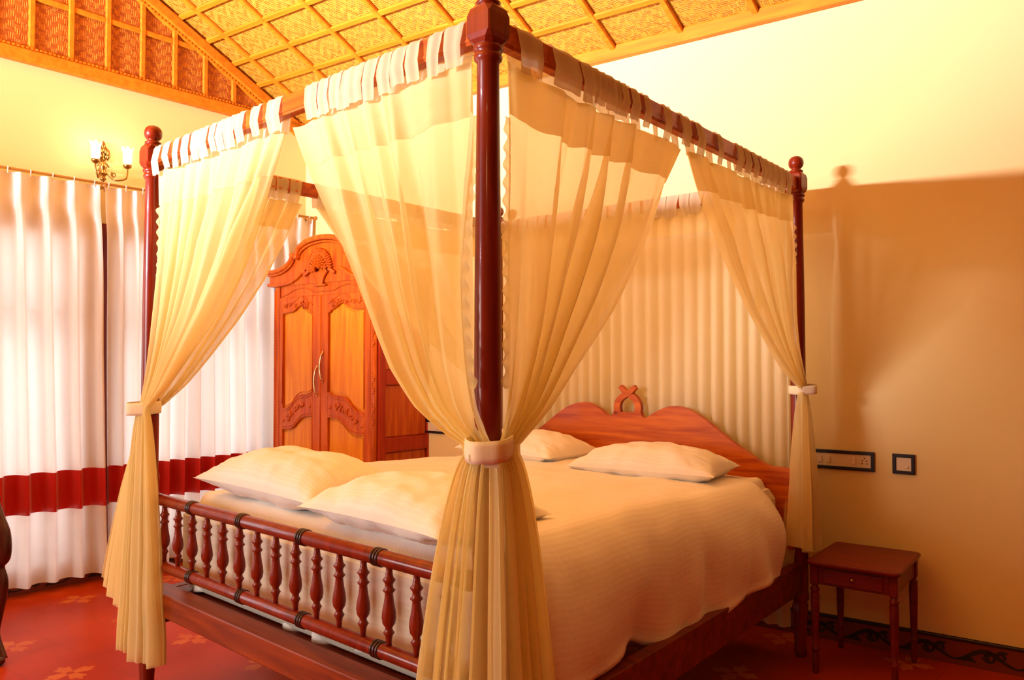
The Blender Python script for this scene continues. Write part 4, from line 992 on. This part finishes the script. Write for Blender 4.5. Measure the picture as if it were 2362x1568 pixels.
# right side: framed panels
def GS(y, z, out=0.0): return F1 + wx * (WW - (F1 - F0).length) + wy * y + wx * out + UZ * z
mb = MB()
for y0, y1, z0, z1 in ((0.0, 0.055, 0.06, 1.88), (WD - 0.05, WD, 0.06, 1.88), (0.055, WD - 0.05, 1.20, 1.29), (0.055, WD - 0.05, 0.765, 0.855), (0.055, WD - 0.05, 1.75, 1.88), (0.055, WD - 0.05, 0.06, 0.18)):
    mb.box(GS(y0, z0, -0.005), wy * (y1 - y0), wx * 0.022, UZ * (z1 - z0), 0.003)
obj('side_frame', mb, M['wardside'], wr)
for z0, z1 in ((1.29, 1.75), (0.855, 1.20), (0.18, 0.765)):
    mb = MB(); mb.box(GS(0.062, z0 + 0.008, -0.005), wy * (WD - 0.119), wx * 0.008, UZ * (z1 - z0 - 0.016), 0.003); obj('side_panel', mb, M['ward'], wr)

# ------------------------------------------------------------------ bedside table
tq = [V((1.275, 3.40, 0)), V((1.575, 3.175, 0)), V((1.855, 3.535, 0)), V((1.555, 3.755, 0))]   # fl, fr, br, bl
tb = thing('bedside_table', 'small dark red wooden bedside table with a drawer, against the yellow wall', 'bedside table', (tq[0] + tq[2]) / 2)
cx_ = (tq[0] + tq[2]) / 2
mb = MB(); ZT_ = 0.49
def ringt(sc_, z, n=8):
    out = []
    for i in range(4):
        p = tq[i]; a = tq[i - 1]; c = tq[(i + 1) % 4]
        for j in range(n + 1):
            t = j / n; r = 0.03; q0 = p + (a - p).normalized() * r; q1 = p + (c - p).normalized() * r
            q = q0 * (1 - t) ** 2 + p * (2 * t * (1 - t)) + q1 * t * t
            out.append(V((cx_.x + (q.x - cx_.x) * sc_, cx_.y + (q.y - cx_.y) * sc_, z)))
    return out
rg = [ringt(0.95, ZT_ - 0.022), ringt(0.98, ZT_ - 0.018), ringt(1.0, ZT_ - 0.010), ringt(0.995, ZT_ - 0.003), ringt(0.975, ZT_)]
n_ = len(rg[0])
for r in rg: mb.v += r
for j in range(4):
    for i in range(n_): mb.f.append((j * n_ + i, j * n_ + (i + 1) % n_, (j + 1) * n_ + (i + 1) % n_, (j + 1) * n_ + i)); mb.sm.append(False)
mb.f.append(tuple(reversed(range(n_)))); mb.sm.append(False); mb.f.append(tuple(4 * n_ + i for i in range(n_))); mb.sm.append(False)
obj('table_top', mb, M['table'], tb)
lg = [cx_ + (p - cx_) * 0.84 for p in tq]
for p in lg:
    mb = MB(); dx = (tq[1] - tq[0]).normalized(); dy = (tq[3] - tq[0]).normalized()
    mb.box(V((p.x, p.y, 0.385)) - dx * 0.017 - dy * 0.017, dx * 0.034, dy * 0.034, UZ * 0.087, 0.003)
    mb.lathe(p, [(0.010, 0), (0.012, 0.01), (0.0145, 0.05), (0.0125, 0.085), (0.011, 0.095), (0.0165, 0.10), (0.0165, 0.108), (0.011, 0.113), (0.0145, 0.16), (0.018, 0.30), (0.0185, 0.345), (0.015, 0.352), (0.019, 0.358), (0.019, 0.366), (0.0125, 0.372), (0.014, 0.39)], 16)
    obj('leg', mb, M['table'], tb)
for i in range(4):
    a = lg[i]; c = lg[(i + 1) % 4]; d = (c - a).normalized(); n = V((-d.y, d.x, 0)); mb = MB()
    mb.box(V((a.x, a.y, 0.388)) + d * 0.016 - n * 0.008, d * ((c - a).length - 0.032), n * 0.016, UZ * 0.082, 0.002); obj('apron', mb, M['table'], tb)
a = lg[0]; d = (lg[1] - lg[0]).normalized(); n = V((d.y, -d.x, 0)); Lw = (lg[1] - lg[0]).length
mb = MB(); mb.box(V((a.x, a.y, 0.398)) + d * 0.04 + n * 0.008, d * (Lw - 0.08), n * 0.006, UZ * 0.060, 0.002); dr = obj('drawer', mb, M['table'], tb)
mb = MB(); mb.lathe(V((a.x, a.y, 0.43)) + d * (Lw / 2) + n * 0.014, [(0.004, 0), (0.004, 0.006), (0.008, 0.009), (0.009, 0.013), (0.005, 0.017), (0.001, 0.018)], 12, n); obj('knob', mb, M['brass'], dr, origin=WORLD[tb.name])

# ------------------------------------------------------------------ switch boards on the back wall
def board(a0, a1, z0, z1, label, detail):
    o = thing('switch_board', label, 'switch board', W(a0, 0, z0), None)
    mb = MB(); bw_ = 0.016
    for x0, x1, y0, y1 in ((a0, a1, z0, z0 + bw_), (a0, a1, z1 - bw_, z1), (a0, a0 + bw_, z0 + bw_, z1 - bw_), (a1 - bw_, a1, z0 + bw_, z1 - bw_)):
        mb.box(W(x0, 0, y0), U1 * (x1 - x0), UB * 0.014, UZ * (y1 - y0), 0.002)
    obj('frame', mb, M['black'], o)
    mb = MB(); mb.box(W(a0 + bw_, 0, z0 + bw_), U1 * (a1 - a0 - 2 * bw_), UB * 0.009, UZ * (z1 - z0 - 2 * bw_)); obj('plate', mb, M['ivory'], o)
    zm = (z0 + z1) / 2
    for kind, x in detail:
        if kind == 'switch':
            mb = MB(); mb.box(W(x - 0.009, 0, zm - 0.016, 0, 0.009), U1 * 0.018, UB * 0.006, UZ * 0.032, 0.002); obj('switch', mb, M['ivory'], o)
        elif kind == 'socket':
            mb = MB()
            for dx, dz_ in ((0, 0.014), (-0.010, 0.003), (0.010, 0.003), (-0.011, -0.011), (0.011, -0.011)):
                mb.lathe(W(x + dx, 0, zm + dz_, 0, 0.0085), [(0.0032, 0), (0.0032, 0.001)], 10, UB)
            obj('socket_holes', mb, M['hole'], o)
        elif kind == 'button':
            mb = MB(); mb.box(W(x - 0.007, 0, zm - 0.02, 0, 0.009), U1 * 0.014, UB * 0.004, UZ * 0.014, 0.002); obj('button', mb, M['ivory'], o)
    return o
board(3.66, 4.036, 0.829, 0.922, 'long black-framed switch board with sockets on the yellow wall above the bedside table', [('socket', 3.72), ('switch', 3.79), ('switch', 3.83), ('switch', 3.945), ('socket', 3.992)])
board(4.113, 4.208, 0.829, 0.922, 'small square black-framed switch plate right of the long switch board', [('button', 4.175)])
board(1.22, 1.402, 0.866, 0.957, 'black-framed switch board on the wall just right of the wardrobe', [('switch', 1.34), ('switch', 1.365)])

# ------------------------------------------------------------------ dark carved side table at the left edge
sx, sy = -2.262, 3.50
ct = thing('carved_console', 'dark carved wooden console with a curved cabriole leg at the left edge of the photo', 'console table', (sx - 0.4, sy, 0))
leg = catmull([(0.030, -0.020, 0.03), (0.010, 0.020, 0.0), (-0.035, 0.10, 0), (-0.045, 0.16, 0), (-0.025, 0.26, 0), (-0.015, 0.36, 0), (-0.025, 0.42, 0), (-0.02, 0.50, 0), (-0.02, 0.58, 0), (-0.04, 0.66, 0), (-0.06, 0.72, 0)], 5)
def clog(dx, dy, mx_, my_):
    mb = MB(); pts = []
    zs = [0.02, 0.05, 0.12, 0.2, 0.3, 0.37, 0.43, 0.47, 0.52, 0.58, 0.64, 0.70, 0.74]
    xs_ = [-0.02, -0.035, -0.068, -0.056, -0.036, -0.040, -0.050, -0.034, -0.036, -0.044, -0.062, -0.085, -0.090]
    rs_ = [0.022, 0.020, 0.018, 0.020, 0.026, 0.030, 0.022, 0.034, 0.040, 0.038, 0.028, 0.022, 0.022]
    cc = catmull([(x, z, r) for x, z, r in zip(xs_, zs, rs_)], 4)
    mb.tube([V((sx + dx + c_[0] * mx_, sy + dy - c_[0] * my_ * 0.5, c_[1])) for c_ in cc], lambda t: cc[min(int(t * (len(cc) - 1) + 0.5), len(cc) - 1)][2], 14)
    mb.blob(V((sx + dx + (-0.026) * mx_, sy + dy - 0.017 * my_, 0.022)), (0.034, 0, 0), (0, 0.028, 0), (0, 0, 0.022), 8)
    obj('leg', mb, M['dark'], ct)
for dx, dy, mx_, my_ in ((0, 0, 1, 1), (-0.62, -0.30, -1, 1), (-0.30, 0.34, 1, -1), (-0.92, 0.04, -1, -1)): clog(dx, dy, mx_, my_)
mb = MB(); mb.box(V((sx - 0.10, sy + 0.0, 0.70)), V((-0.62, -0.30, 0)), V((-0.26, 0.34, 0)), UZ * 0.06, 0.01); obj('apron', mb, M['dark'], ct)
mb = MB(); mb.box(V((sx - 0.06, sy - 0.03, 0.76)), V((-0.72, -0.34, 0)), V((-0.30, 0.42, 0)), UZ * 0.02, 0.008); obj('top', mb, M['dark'], ct)
